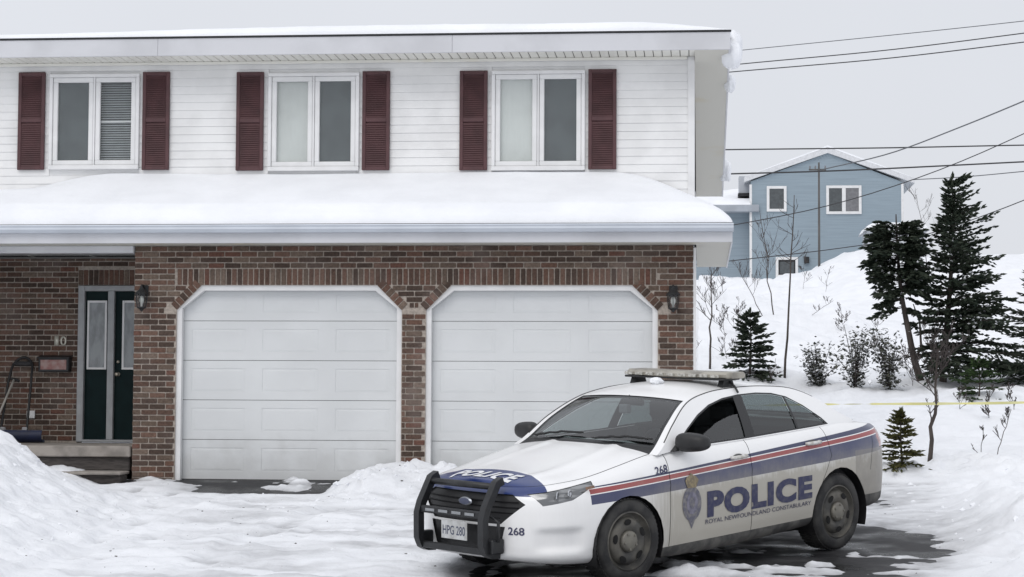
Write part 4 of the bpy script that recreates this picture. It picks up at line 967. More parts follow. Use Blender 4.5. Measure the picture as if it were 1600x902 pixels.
# --- cabin: rail curve at each side, centre curve on top
RAIL = spl([(1.42, .865, 1.03), (1.50, .845, 1.075), (1.735, .775, 1.262), (2.06, .668, 1.440), (2.34, .628, 1.502), (2.75, .607, 1.532), (3.2, .603, 1.528), (3.58, .628, 1.488), (3.86, .69, 1.388), (4.08, .76, 1.262), (4.28, .805, 1.172)], 150)
CENT = spl([(1.34, 0, 1.055), (1.42, 0, 1.105), (1.68, 0, 1.280), (2.00, 0, 1.468), (2.30, 0, 1.548), (2.72, 0, 1.582), (3.15, 0, 1.574), (3.50, 0, 1.528), (3.80, 0, 1.42), (4.05, 0, 1.285), (4.26, 0, 1.172)], 150)
def railz(x_): return np.interp(x_, RAIL[:, 0], RAIL[:, 2])
def raily(x_): return np.interp(x_, RAIL[:, 0], RAIL[:, 1])
def side_y(x_, z_):
    """flank of the cabin between belt and roof rail"""
    zb_ = float(zt(x_))-.004; zr = float(railz(x_)); yr = float(raily(x_)); yb = .835 if x_ > 1.6 else .83
    yb = float(np.interp(x_, [1.4, 1.7, 2.4, 3.6, 4.3], [.862, .848, .845, .838, .80]))
    if zr-zb_ < .02: return yr
    t_ = (z_-zb_)/(zr-zb_); return yb + (yr-yb)*(t_**1.18)
TOPN = 45
ss = np.linspace(-1, 1, TOPN)
T_ = np.array([[(CENT[k_, 0]+(RAIL[k_, 0]-CENT[k_, 0])*s_*s_, RAIL[k_, 1]*s_, CENT[k_, 2]+(RAIL[k_, 2]-CENT[k_, 2])*abs(s_)**2.2) for s_ in ss] for k_ in range(150)])
def zone(k0, k1, s0, s1):
    j0, j1 = int(round((s0+1)/2*(TOPN-1))), int(round((s1+1)/2*(TOPN-1))); return T_[k0:k1+1, j0:j1+1]
kx = lambda x_: int(np.argmin(np.abs(RAIL[:, 0]-x_)))
kw0, kw1, kr0, kr1 = kx(1.50), kx(2.075), kx(3.50), kx(4.20)
GI = 41/44.0                                # glass edge
MB().grid(fl(zone(kw1, kr0, -1, 1))).build('roof', PAINT, car, smooth=True)
for a, b_ in ((-1, -GI), (GI, 1)):
    MB().grid(fl(zone(0, kw1, a, b_))).build('front_pillar', PAINT, car, smooth=True); MB().grid(fl(zone(kr0, 149, a, b_))).build('rear_pillar', PAINT, car, smooth=True)
MB().grid(fl(zone(kr1, 149, -GI, GI))).build('rear_deck', PAINT, car, smooth=True)
MB().grid(fl(zone(0, kw0, -GI, GI))).build('cowl', BLACK, car, smooth=True)
FRIT = mat('black_glass_border', (0.010, 0.011, 0.012), 0.15)
def screen(k0, k1, name):
    j0, j1 = int(round((-GI+1)/2*(TOPN-1))), int(round((GI+1)/2*(TOPN-1)))
    P = T_[k0:k1+1, j0:j1+1] - np.array([0, 0, .006])
    n_, m_ = P.shape[:2]
    MB().grid(fl(P[2:-2, 1:-1])).build(name, CARGLASS, car, smooth=True)
    fr = MB(); fr.grid(fl(P[0:3])); fr.grid(fl(P[-3:])); fr.grid(fl(P[2:-2, 0:2])); fr.grid(fl(P[2:-2, -2:]))
    fr.build('glass_border', FRIT, car, smooth=True)
screen(kw0, kw1, 'windshield'); screen(kr0, kr1, 'rear_window')
# flank panels with window openings
xs = np.r_[np.linspace(1.44, 4.26, 120)]
def flank(sy):
    g_ = np.array([[(x_, sy*side_y(x_, z_), z_) for z_ in np.linspace(float(zt(x_))-.004, max(float(railz(x_)), float(zt(x_))), 16)] for x_ in xs])
    b_ = bmesh.new(); n_, m_ = g_.shape[:2]; vs = [[b_.verts.new(p) for p in row] for row in fl(g_)]
    for i in range(n_-1):
        for j in range(m_-1):
            try: b_.faces.new((vs[i][j], vs[i+1][j], vs[i+1][j+1], vs[i][j+1]))
            except ValueError: pass
    bmesh.ops.remove_doubles(b_, verts=b_.verts, dist=1e-5); bmesh.ops.recalc_face_normals(b_, faces=b_.faces); b_.normal_update()
    return b_
DLO_F = [(1.70, 1.088), (1.745, 1.125), (1.90, 1.212), (2.10, 1.315), (2.30, 1.392), (2.50, 1.438), (2.68, 1.458), (2.63, 1.115), (2.50, 1.107)]
DLO_R = [(2.76, 1.124), (2.80, 1.466), (3.02, 1.470), (3.22, 1.458), (3.37, 1.432), (3.375, 1.148)]
DLO_Q = [(3.405, 1.150), (3.40, 1.424), (3.52, 1.375), (3.66, 1.295), (3.80, 1.198), (3.815, 1.175)]
DLO_ALL = [(1.665, 1.068), (1.72, 1.122), (1.90, 1.228), (2.10, 1.332), (2.30, 1.408), (2.52, 1.455), (2.76, 1.478), (3.02, 1.483), (3.24, 1.470), (3.42, 1.432), (3.60, 1.345), (3.80, 1.215), (3.86, 1.160), (2.6, 1.098)]
for sy in (1, -1):
    fb_ = flank(sy)
    if sy > 0:   # driver's window run part way down
        drop = [(x_+.02, z_-.135) for x_, z_ in DLO_F]
        low = clip(fb_, clip(fb_, list(fb_.faces), poly_planes(DLO_F)), poly_planes([(x_, z_) for x_, z_ in drop[:-2]] + [(2.66, .90), (1.70, .90)]))
        lows = [f for f in low if f.is_valid]
        take(fb_, lows, 'side_window', CARGLASS, push=.012)
        opn = clip(fb_, list(fb_.faces), poly_planes(DLO_F)); bmesh.ops.delete(fb_, geom=opn, context='FACES_ONLY')
    else:
        take(fb_, clip(fb_, list(fb_.faces), poly_planes(DLO_F)), 'side_window', CARGLASS, push=.01)
    take(fb_, clip(fb_, list(fb_.faces), poly_planes(DLO_R)), 'side_window', TINTED, push=.01)
    take(fb_, clip(fb_, list(fb_.faces), poly_planes(DLO_Q)), 'quarter_window', TINTED, push=.01)
    take(fb_, clip(fb_, list(fb_.faces), poly_planes(DLO_ALL)), 'window_surround', mat('gloss_black_trim', (0.012, 0.012, 0.013), 0.25), push=.003)
    take(fb_, list(fb_.faces), 'cabin_side', PAINT); fb_.free()
# roof ditch lines
for sg in (1, -1):
    pts = [(-RAIL[k_, 0], sg*(RAIL[k_, 1]-.012), RAIL[k_, 2]+.003) for k_ in range(kw0+4, kr0+18, 2)]
    MB().tube(pts, .0055, 6).build('roof_ditch_seal', BLACK, car, smooth=True)
# --- cabin interior
SEAT = mat('dark_seat_cloth', (0.020, 0.021, 0.023), 0.9, var=.3, vscale=20)
tub = MB()
for sg in (1, -1): tub.add(fl([(1.3, sg*.83, .3), (4.2, sg*.80, .3), (4.2, sg*.79, 1.145), (2.6, sg*.83, 1.088), (1.62, sg*.835, 1.045)]), [(0, 1, 2, 3, 4)])
tub.add(fl([(1.3, -.84, .32), (4.25, -.84, .32), (4.25, .84, .32), (1.3, .84, .32)]), [(0, 1, 2, 3)])
tub.add(fl([(3.95, -.8, .3), (3.95, .8, .3), (3.55, .7, 1.12), (3.55, -.7, 1.12)]), [(0, 1, 2, 3)])
tub.add(fl([(3.55, -.72, 1.12), (3.55, .72, 1.12), (4.2, .76, 1.15), (4.2, -.76, 1.15)]), [(0, 1, 2, 3)])
tub.build('cabin_lining', SEAT, car, fix=False)
MB().grid(fl(zone(kw1, kr0, -.95, .95))-np.array([0, 0, .03])).build('headliner', mat('grey_headliner', (0.25, 0.25, 0.25), .95), car, smooth=True)
dash = [(1.36, .60), (1.40, 1.03), (1.62, 1.06), (1.88, 1.02), (1.96, .90), (1.90, .60)]
MB().prism([(-a, b_) for a, b_ in dash], 'y', -.80, .80).build('dashboard', SEAT, car)
def seat(y_, x_):
    s_ = MB().cbox(-x_-.5, -x_, y_-.25, y_+.25, .50, .68, .05)
    bk = [(x_+.46, .62), (x_+.62, 1.16), (x_+.76, 1.16), (x_+.64, .58)]
    s_.prism([(-a, b_) for a, b_ in bk], 'y', y_-.24, y_+.24); s_.cbox(-x_-.77, -x_-.66, y_-.13, y_+.13, 1.20, 1.39, .04); s_.tube([(-x_-.70, y_-.05, 1.15), (-x_-.71, y_-.05, 1.24)], .008, 6); s_.tube([(-x_-.70, y_+.05, 1.15), (-x_-.71, y_+.05, 1.24)], .008, 6)
    s_.build('front_seat', SEAT, car)
seat(.37, 2.15); seat(-.37, 2.15)
MB().cbox(-3.6, -3.42, -.62, .62, .6, 1.14, .06).build('rear_seat', SEAT, car)
MB().add(fl([(2.98, -.60, .6), (2.98, .60, .6), (2.94, .55, 1.44), (2.94, -.55, 1.44)]), [(0, 1, 2, 3)]).build('prisoner_screen', mat('smoked_partition', (0.02, 0.022, 0.024), .3), car)
sw = MB(); cen = Vector((-2.05, .37, 1.02)); ax_ = Vector((-.9, 0, .42)).normalized(); u_ = Vector((0, 1, 0)); w_ = ax_.cross(u_)
sw.tube([cen + (u_*math.cos(t)+w_*math.sin(t))*.185 for t in np.linspace(0, 2*math.pi, 33)], .016, 8, cap=False)
for t in (0.3, 2.84, 4.71): sw.tube([cen, cen+(u_*math.cos(t)+w_*math.sin(t))*.18], .016, 6)
sw.build('steering_wheel', BLACK, car, smooth=True)
MB().cbox(-2.10, -2.06, -.12, .12, 1.385, 1.445, .012).tube([(-2.06, 0, 1.44), (-2.02, 0, 1.475)], .01, 6).build('rear_view_mirror', BLACK, car)
MB().cbox(-2.0, -1.93, -.05, .05, 1.32, 1.40, .01).build('dash_camera', mat('grey_device', (0.25, 0.25, 0.26), .4), car)
MB().cbox(-2.12, -2.0, -.02, .12, .98, 1.2, .015).build('mobile_terminal', BLACK, car)
# --- wheels
def wheel(cx, sy, steer=0.0):
    """hub at origin, outboard = +y"""
    rim = MB().lathe([(.250, -.02), (.250, .030), (.238, .036), (.232, .020), (.215, -.010), (.205, -.012), (.196, .010), (.170, .028), (.120, .030), (.092, .012), (.060, .006), (.0, .006)], 'y', n=48)
    ro = rim.build('wheel', STEEL, car, smooth=True, angle=50)
    ty = MB().lathe([(.245, -.20), (.30, -.215), (.335, -.205), (.350, -.17), (.353, -.10), (.353, -.04), (.350, .0), (.338, .026), (.320, .034), (.300, .040), (.275, .040), (.252, .034), (.240, .01)], 'y', n=56)
    to = ty.build('tyre', RUBBER, ro, smooth=True)
    tr = MB()
    for k_ in range(56):
        a = 2*math.pi*k_/56
        for y0, y1, dd in ((-.19, -.115, .03), (-.105, -.05, -.03), (-.04, .012, .03)):
            p = [(.357*math.cos(a+da), yy, .357*math.sin(a+da)) for da, yy in ((-.03, y0), (.03, y0), (.03+dd, y1), (-.03+dd, y1))]
            q_ = [(.349*math.cos(a+da), yy, .349*math.sin(a+da)) for da, yy in ((-.045, y0), (.045, y0), (.045+dd, y1), (-.045+dd, y1))]
            tr.add(p+q_, [(0, 1, 2, 3), (0, 4, 5, 1), (1, 5, 6, 2), (2, 6, 7, 3), (3, 7, 4, 0)])
    tr.build('tread_block', RUBBER, ro, kind='stuff')
    hm = mat('wheel_slot_dark', (0.004, 0.004, 0.004), .9)
    for k_ in range(5):
        a = 2*math.pi*k_/5+.35; pts = []
        hole = MB(); vs = []
        for j in range(14):
            t = 2*math.pi*j/14; rr = .162+.026*math.cos(t); aa = a+.25*math.sin(t)
            vs.append((rr*math.cos(aa), .0345 if rr < .18 else .030, rr*math.sin(aa)))
        hole.add(vs, [tuple(range(14))]); hole.build('wheel_slot', hm, ro)
    cp = MB().lathe([(.088, .010), (.088, .034), (.080, .044), (.050, .052), (.0, .054)], 'y', n=24).build('hub_cap', CAPM, ro, smooth=True, angle=40)
    for k_ in range(5):
        a = 2*math.pi*k_/5; MB().lathe([(.011, .03), (.011, .056), (.0, .058)], 'y', (.066*math.cos(a), 0, .066*math.sin(a)), 8).build('wheel_nut', CAPM, cp)
    ro.location = (-cx, sy*.882, .348); ro.rotation_euler = (0, random.uniform(0, 6), (0 if sy > 0 else math.pi)+steer)
    return ro
wheel(1.02, 1, math.radians(-4)); wheel(1.02, -1, math.radians(-4)); wheel(3.88, 1); wheel(3.88, -1)
for cx, cz, r in ARCH:
    for sg in (1, -1):
        t_ = np.linspace(-.35, math.pi+.35, 24); P = []
        for a in t_:
            P.append([(-(cx+(r-.004)*math.cos(a)), sg*yy, cz+(r-.004)*math.sin(a)) for yy in (.915, .90, .75, .55)])
        MB().grid(np.array(P)).build('wheel_arch_liner', BLACK, car, smooth=True)
MB().box(-4.5, -.55, -.70, .70, .19, .30).build('underbody', BLACK, car)
# --- mirrors, handles, wipers
def mirror(sg):
    b_ = bmesh.new(); bmesh.ops.create_uvsphere(b_, u_segments=20, v_segments=12, radius=1)
    for v in b_.verts:
        c = v.co; x_ = np.sign(c.x)*abs(c.x)**.7; z_ = np.sign(c.z)*abs(c.z)**.75; y_ = np.sign(c.y)*abs(c.y)**.7
        v.co = Vector((-(1.72-.085*x_ + .03*y_), sg*(1.005+.150*y_), 1.128+(.080-.012*y_)*z_))
    me_ = bpy.data.meshes.new('door_mirror'); b_.to_mesh(me_); b_.free(); me_.polygons.foreach_set('use_smooth', [True]*len(me_.polygons)); me_.materials.append(BLACK)
    o = bpy.data.objects.new('door_mirror', me_); COL.objects.link(o); o.parent = car
    MB().prism([(-1.60, 1.05), (-1.80, 1.065), (-1.76, 1.125), (-1.70, 1.11)], 'y', sg*.83, sg*.90).build('mirror_base', BLACK, o)
mirror(1); mirror(-1)
BV = None
def body_bvh(names):
    b_ = bmesh.new()
    for o in car.children:
        if o.type == 'MESH' and o.name.split('.')[0] in names: b_.from_mesh(o.data)
    t = BVHTree.FromBMesh(b_); b_.free(); return t
BV = body_bvh({'body', 'front_door', 'rear_door', 'front_bumper', 'rocker_panel', 'inner_shell'})
def hit_side(x_, z_, sg=1, d=.0):
    r_ = BV.ray_cast(Vector((-x_, sg*2.0, z_)), Vector((0, -sg, 0)))
    return (r_[0].y if r_[0] is not None else sg*.93) + sg*d
for x_, z_ in ((2.43, .955), (3.50, 1.012)):
    for sg in (1, -1):
        y_ = hit_side(x_, z_, sg)
        h_ = MB().tube([(-(x_-.10), y_, z_-.006), (-(x_-.085), y_+sg*.03, z_-.003), (-x_, y_+sg*.038, z_), (-(x_+.085), y_+sg*.03, z_+.004), (-(x_+.10), y_, z_+.006)], [.015, .017, .018, .017, .015], 8)
        ho = h_.build('door_handle', mat('white_handle', (.62, .62, .61), .35, col2=(.42, .40, .36), vscale=25), car, smooth=True)
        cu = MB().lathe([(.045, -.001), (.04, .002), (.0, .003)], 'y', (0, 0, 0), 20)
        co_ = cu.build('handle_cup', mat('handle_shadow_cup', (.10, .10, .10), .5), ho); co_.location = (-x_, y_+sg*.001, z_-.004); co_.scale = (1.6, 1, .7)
def top_pt(k_, s_, d=.0): p = np.array([CENT[k_, 0]+(RAIL[k_, 0]-CENT[k_, 0])*s_*s_, RAIL[k_, 1]*s_, CENT[k_, 2]+(RAIL[k_, 2]-CENT[k_, 2])*abs(s_)**2.2]); return (-p[0]+d*.5, p[1], p[2]+d)
for s0, s1 in ((.12, .86), (-.80, -.06)):
    pts = [top_pt(int(kw0+1+4*math.sin(math.pi*t)*.4+3*t), s0+(s1-s0)*t, .022) for t in np.linspace(0, 1, 14)]
    MB().tube(pts, [.006]+[.011]*12+[.006], 6).build('wiper', BLACK, car, smooth=True)
# --- light bar
LBX = 2.73
lb = MB(); sec = [(-.13, 0), (-.15, .010), (-.15, .036), (-.12, .056), (.12, .056), (.15, .036), (.15, .010), (.13, 0)]
LB0 = 1.618
def lbsec(y_, k_, t=1.0): return [(-(LBX+a*k_+.10*(abs(y_)/.62)**2*.6), y_, LB0+b_*t) for a, b_ in sec]
ysn = [-.625, -.60, -.5, -.25, 0, .25, .5, .60, .625]; kk = [.62, .9, 1, 1, 1, 1, 1, .9, .62]
rings = np.array([lbsec(y_, k_) for y_, k_ in zip(ysn, kk)]); rings = np.concatenate([rings, rings[:, :1]], 1)
lb.grid(rings); lb.add(rings[0][:-1], [tuple(range(8))]); lb.add(rings[-1][:-1], [tuple(range(8))])
LBM = mat('dirty_lightbar_lens', (0.36, 0.34, 0.29), 0.3, col2=(0.20, 0.185, 0.16), vscale=7, lo=.42, hi=.66)
lbo = lb.build('light_bar', LBM, car, smooth=True, angle=35)
for i, y_ in enumerate(np.linspace(-.52, .52, 9)): MB().cbox(-(LBX-.138), -(LBX-.156), y_-.045, y_+.045, LB0+.010, LB0+.037, .004).build('lamp_module', mat('clear_lamp', (.50, .49, .45), .2, col2=(.25, .24, .21), vscale=40), lbo)
MB().cbox(-LBX-.13, -LBX+.13, -.59, .59, LB0-.016, LB0+.003, .006).build('base_rail', BLACK, lbo)
for sg in (1, -1):
    MB().prism([(-LBX-.06, LB0-.015), (-LBX+.06, LB0-.015), (-LBX+.09, LB0-.085), (-LBX-.09, LB0-.085)], 'y', sg*.50, sg*.56).build('mounting_foot', BLACK, lbo)
    MB().tube([(-LBX-.02, sg*.56, LB0-.03), (-LBX-.02, sg*.62, LB0-.075), (-LBX-.02, sg*.655, LB0-.125)], .010, 6).build('strap', BLACK, lbo)
# --- push bar
pb = thing('push_bar', None, None, parent=car)
PBM = mat('push_bar_black', (0.016, 0.017, 0.019), .42, var=.4, vscale=10, bump=.1)
def ribbon(path, wy, th, y_):
    """flat plate bent along a path in (x,z), wy wide across, th thick"""
    P = np.concatenate([np.linspace(np.array(path[i]), np.array(path[i+1]), 4)[:-1] for i in range(len(path)-1)] + [np.array(path[-1:])]); t_ = np.gradient(P, axis=0); n_ = np.stack([-t_[:, 1], t_[:, 0]], -1); n_ /= np.linalg.norm(n_, axis=1)[:, None]
    G = np.array([[(-(p[0]+nn[0]*a), y_+b_, p[1]+nn[1]*a) for a, b_ in ((-th, -wy), (th, -wy), (th, wy), (-th, wy), (-th, -wy))] for p, nn in zip(P, n_)])
    mb = MB().grid(G); mb.add(G[0][:-1], [(0, 1, 2, 3)]); mb.add(G[-1][:-1], [(0, 1, 2, 3)]); return mb
up_path = [(.07, .885), (.01, .86), (-.105, .665), (-.135, .58), (-.135, .38), (-.105, .315), (-.05, .29), (.03, .285)]
for y_ in (-.41, .37): ribbon(up_path, .032, .031, y_).build('upright', PBM, pb, smooth=True, angle=40)
MB().tube([(.005, -.40, .838), (.005, .36, .838)], .028, 10).build('top_rail', PBM, pb, smooth=True)
MB().cbox(.098, .142, -.39, .35, .585, .645, .008).build('cross_channel', PBM, pb)
for y_ in (-.26, -.10, .06, .22): MB().cbox(.143, .150, y_-.055, y_+.055, .603, .627, .002).build('reflector', mat('channel_lamp', (.30, .31, .32), .2, .6), pb)
MB().cbox(.085, .125, -.40, .36, .29, .345, .008).build('bottom_rail', PBM, pb)
MB().cbox(-.04, .10, .375, .44, .30, .42, .01).build('mounting_bracket', PBM, pb)
MB().cbox(-.04, .10, -.48, -.415, .30, .42, .01).build('mounting_bracket', PBM, pb)
MB().tube([(.06, .375, .60), (.04, .45, .56), (.04, .45, .40)], .014, 8).build('brace', PBM, pb, smooth=True)
MB().tube([(.06, -.415, .60), (.04, -.49, .56), (.04, -.49, .40)], .014, 8).build('brace', PBM, pb, smooth=True)
lp = MB().cbox(.126, .133, -.135, .175, .395, .548, .002).build('number_plate', mat('number_plate_white', (.52, .53, .53), .5, col2=(.36, .36, .35), vscale=9), car)
# badge, grille bars
for z_ in (.58, .625, .67, .715): MB().tube([(-(OUT[u, 0]+.022), OUT[u, 1]*sg, z_) for sg, rng in ((-1, range(34, 0, -3)), (1, range(1, 36, 3))) for u in rng if OUT[u, 1] < (.56 if z_ > .6 else .42)], .006, 6).build('grille_bar', mat('grille_bar_black', (0.006, 0.006, 0.007), 0.7, spec=0.2), grille, smooth=True)
bd = MB().lathe([(.0, .012), (.9, .010), (1.0, .0)], 'x', (0, 0, 0), 28).build('badge', mat('badge_silver', (.42, .44, .48), .25, .6), grille, smooth=True, angle=30); bd.location = (.012, .03, .70); bd.scale = (1, .078, .034)
bi = MB().lathe([(.0, .014), (.95, .013)], 'x', (0, 0, 0), 28).build('badge_field', mat('badge_dark', (.06, .07, .12), .3), bd); bi.scale = (1, .86, .80)
# headlight internals
for sg in (1, -1):
    for x_, z_, r in ((.30, .765, .036), (.40, .785, .032)):
        y_ = np.interp(x_, OUT[:95, 0], OUT[:95, 1])-.02
        u = int(np.argmin(np.abs(OUT[:95, 0]-x_))); nx, ny = NRM[u]
        o = MB().lathe([(.0, -.004), (r*.5, .0), (r*.92, .006), (r, .004), (r*1.08, -.002)], 'y', n=20).build('lamp_bowl', CHROME, [c for c in car.children if c.name.startswith('headlight')][0 if sg > 0 else 1], smooth=True)
        o.location = (-(x_+nx*(-.010)), sg*(OUT[u, 1]+ny*(-.018)), z_); o.rotation_euler = (0, 0, -math.atan2(-nx, ny)*sg*-1 + (0 if sg > 0 else math.pi))
    u0_ = [u for u in range(95) if .54 < OUT[u, 0] < .645]
    P = np.array([[(-(OUT[u, 0]+NRM[u, 0]*o_), sg*(OUT[u, 1]+NRM[u, 1]*o_), z_) for z_, o_ in ((zt(OUT[u, 0])-.040, -.018), (zt(OUT[u, 0])-.062, -.010))] for u in u0_]); MB().grid(P).build('side_marker', AMBER, [c for c in car.children if c.name.startswith('headlight')][0 if sg > 0 else 1])
# --- lettering
def text_mesh(s, size=1.0, bold=0.0, shear=0.0, sx=1.0, space=1.0):
    cu = bpy.data.curves.new('txt', 'FONT'); cu.body = s; cu.size = size; cu.offset = bold; cu.shear = shear; cu.space_character = space; cu.resolution_u = 4
    o = bpy.data.objects.new('txt', cu); me_ = o.to_mesh().copy(); o.to_mesh_clear(); bpy.data.objects.remove(o); bpy.data.curves.remove(cu)
    b_ = bmesh.new(); b_.from_mesh(me_); bpy.data.meshes.remove(me_)
    co = np.array([v.co[:2] for v in b_.verts]); lo, hi = co.min(0), co.max(0)
    for v in b_.verts: v.co = Vector(((v.co.x-lo[0])/(hi[0]-lo[0])*sx, (v.co.y-lo[1])/(hi[1]-lo[1]), 0))
    return b_
def decal(bt, fn, name, m_, parent, nx=8, ny=6):
    """bend a flat unit text mesh (0..1) with fn(u,v)->point"""
    for k_ in range(1, nx): bmesh.ops.bisect_plane(bt, geom=bt.verts[:]+bt.edges[:]+bt.faces[:], plane_co=(k_/nx, 0, 0), plane_no=(1, 0, 0))
    for k_ in range(1, ny): bmesh.ops.bisect_plane(bt, geom=bt.verts[:]+bt.edges[:]+bt.faces[:], plane_co=(0, k_/ny, 0), plane_no=(0, 1, 0))
    bmesh.ops.triangulate(bt, faces=bt.faces[:])
    for v in bt.verts: v.co = Vector(fn(v.co.x, v.co.y))
    me_ = bpy.data.meshes.new(name); bt.to_mesh(me_); bt.free(); me_.materials.append(m_); o = bpy.data.objects.new(name, me_); COL.objects.link(o); o.parent = parent; return o
def bil(c, u, v):   # corners bl, br, tr, tl
    return [(c[0][i]*(1-u)+c[1][i]*u)*(1-v)+(c[3][i]*(1-u)+c[2][i]*u)*v for i in (0, 1)]
def side_fn(c, d=.004, sg=1):
    def f(u, v): x_, z_ = bil(c, u if sg > 0 else 1-u, v); return (-x_, hit_side(x_, z_, sg, d), z_)
    return f
rdoor = [c for c in car.children if c.name.startswith('rear_door')]; fdoor = [c for c in car.children if c.name.startswith('front_door')]
for sg in (1, -1):
    pr = fdoor[0 if sg > 0 else 1]
    decal(text_mesh('POLICE', bold=.055, space=1.12), side_fn([(1.975, .460), (3.455, .512), (3.455, .725), (1.975, .690)], .005, sg), 'police_lettering', NAVY, pr, 14, 6)
    decal(text_mesh('ROYAL NEWFOUNDLAND CONSTABULARY', bold=.0), side_fn([(1.955, .408), (3.44, .452), (3.44, .490), (1.955, .446)], .005, sg), 'force_name', NAVY, pr, 14, 2)['kind'] = 'stuff'
    decal(text_mesh('268', bold=.02), side_fn([(1.345, .872), (1.495, .882), (1.50, .955), (1.35, .938)], .005, sg), 'unit_number', NAVY, car, 3, 3)
    # crest: oval garter, inner field, crown and foliage point
    def oval(cx, cz, rx, rz, d, nm, m_, n_=28):
        vs = [(-cx, hit_side(cx, cz, sg, d), cz)] + [(-(cx+rx*math.cos(t)), hit_side(cx+rx*math.cos(t), cz+rz*math.sin(t), sg, d), cz+rz*math.sin(t)) for t in np.linspace(0, 2*math.pi, n_, endpoint=False)]
        return MB().add(vs, [(0, 1+i, 1+(i+1) % n_) for i in range(n_)]).build(nm, m_, pr)
    CR = mat('crest_slate', (.11, .11, .14), .6, col2=(.20, .19, .19), vscale=30); CR2 = mat('crest_lilac', (.20, .19, .24), .6, col2=(.12, .12, .16), vscale=25); CG = mat('crest_gold', (.27, .22, .13), .6, col2=(.16, .13, .09), vscale=35)
    oval(1.775, .60, .122, .15, .005, 'crest', CR); oval(1.775, .605, .072, .095, .007, 'crest_field', CR2); oval(1.775, .61, .034, .048, .009, 'crest_centre', CR)
    def polyd(pts, nm, m_, d): return MB().add([(-x_, hit_side(x_, z_, sg, d), z_) for x_, z_ in pts], [tuple(range(len(pts)))]).build(nm, m_, pr)
    polyd([(1.72, .735), (1.83, .735), (1.86, .80), (1.835, .83), (1.80, .842), (1.775, .862), (1.75, .842), (1.715, .83), (1.69, .80)], 'crown', CG, .007)
    polyd([(1.715, .49), (1.775, .385), (1.835, .49)], 'crest_point', CR, .0045)
# bumper number, wrapped round the corner
BF = body_bvh({'front_bumper', 'body', 'inner_shell'})
def hit_front(y_, z_, d=.004):
    r_ = BF.ray_cast(Vector((1.0, y_, z_)), Vector((-1, 0, 0))); return ((r_[0].x if r_[0] is not None else 0)+d, y_, z_)
decal(text_mesh('268', bold=.02), lambda u, v: hit_front(.470+.135*u, .452+.065*v), 'unit_number', NAVY, [c for c in car.children if c.name.startswith('front_bumper')][0], 4, 2)
decal(text_mesh('HPG 280', bold=.01), lambda u, v: (.1345, -.115+.27*u, .43+.075*v), 'plate_characters', mat('plate_navy', (.06, .07, .11), .5), lp, 1, 1)
BH = body_bvh({'hood'})
def hit_hood(x_, y_, d=.004):
    r_ = BH.ray_cast(Vector((-x_, y_, 2)), Vector((0, 0, -1))); return (-x_, y_, (r_[0].z if r_[0] is not None else .9)+d)
decal(text_mesh('POLICE', bold=.045, shear=.18, space=1.12), lambda u, v: hit_hood(.29-.13*v*1.0 if False else .165+.185*v, -.37+.74*u, .005), 'hood_lettering', WHITEP, hood, 10, 4)
# snow left on the roof
def on_car(p): return car.matrix_world @ Vector(fl(p))
lump(on_car((2.42, -.02, 1.585)), .062, 12, 'snow_chunk', 'small chunk of snow on the police car roof before the light bar', (1.1, 1.1, .55))
# ------------------------------------------------------------------ things about the porch and garage
def lantern(px, py, label):
    p = at(px, py, 0.0); z0 = p[2]; t = thing('wall_lamp', label, 'lamp', (p[0], -0.012, z0), 0, 'wall lanterns beside the garage doors')
    MB().cbox(-.05, .05, -.015, .012, -.03, .10, .008).build('back_plate', DARKMETAL, t)
    MB().tube([(0, -.012, .06), (0, -.06, .10), (0, -.11, .095), (0, -.115, .06)], .011, 8).build('arm', DARKMETAL, t, smooth=True)
    MB().lathe([(.0, .075), (.02, .07), (.035, .045), (.075, .005), (.088, -.012), (.080, -.018)], 'z', (0, -.115, 0), 8).build('cap', DARKMETAL, t)
    gm = glass('lantern_glass', (.8, .82, .82), 1, .05)
    MB().lathe([(.070, -.018), (.066, -.08), (.052, -.165)], 'z', (0, -.115, 0), 8).build('glass_shade', gm, t)
    for k_ in range(8):
        a = 2*math.pi*k_/8; MB().tube([(.071*math.cos(a), -.115+.071*math.sin(a), -.016), (.067*math.cos(a), -.115+.067*math.sin(a), -.08), (.053*math.cos(a), -.115+.053*math.sin(a), -.168)], .0045, 5).build('cage_rib', DARKMETAL, t)
    MB().lathe([(.056, -.165), (.058, -.178), (.03, -.19), (.012, -.215), (.0, -.222)], 'z', (0, -.115, 0), 8).build('base_cap', DARKMETAL, t)
    MB().lathe([(.0, -.03), (.018, -.04), (.030, -.075), (.028, -.10), (.012, -.135), (.012, -.16)], 'z', (0, -.115, 0), 12).build('bulb', mat('unlit_bulb', (.75, .74, .70), .3), t, smooth=True)
lantern(226, 459, 'black lantern on the brick left of the left garage door')
lantern(1052, 460, 'black lantern on the brick right of the right garage door')
mbx = thing('mailbox', 'dark wall mailbox with a reddish front beside the front door', 'mailbox', (-8.12, YP-.004, 1.245))
MB().cbox(-.20, .20, -.13, -.002, 0, .185, .008).build('box', DARKMETAL, mbx)
MB().cbox(-.17, .17, -.137, -.1305, .03, .155, .003).build('front_plate', mat('faded_red', (.26, .12, .11), .6, col2=(.34, .24, .22), vscale=14), mbx)
MB().prism([(-.15, .186), (-.002, .215), (-.002, .195), (-.15, .178)], 'x', -.215, .215).build('lid', DARKMETAL, mbx)
hn = thing('house_number', 'pale house number 10 on the brick beside the front door', 'house number', (-8.065, YP-.006, 1.64))
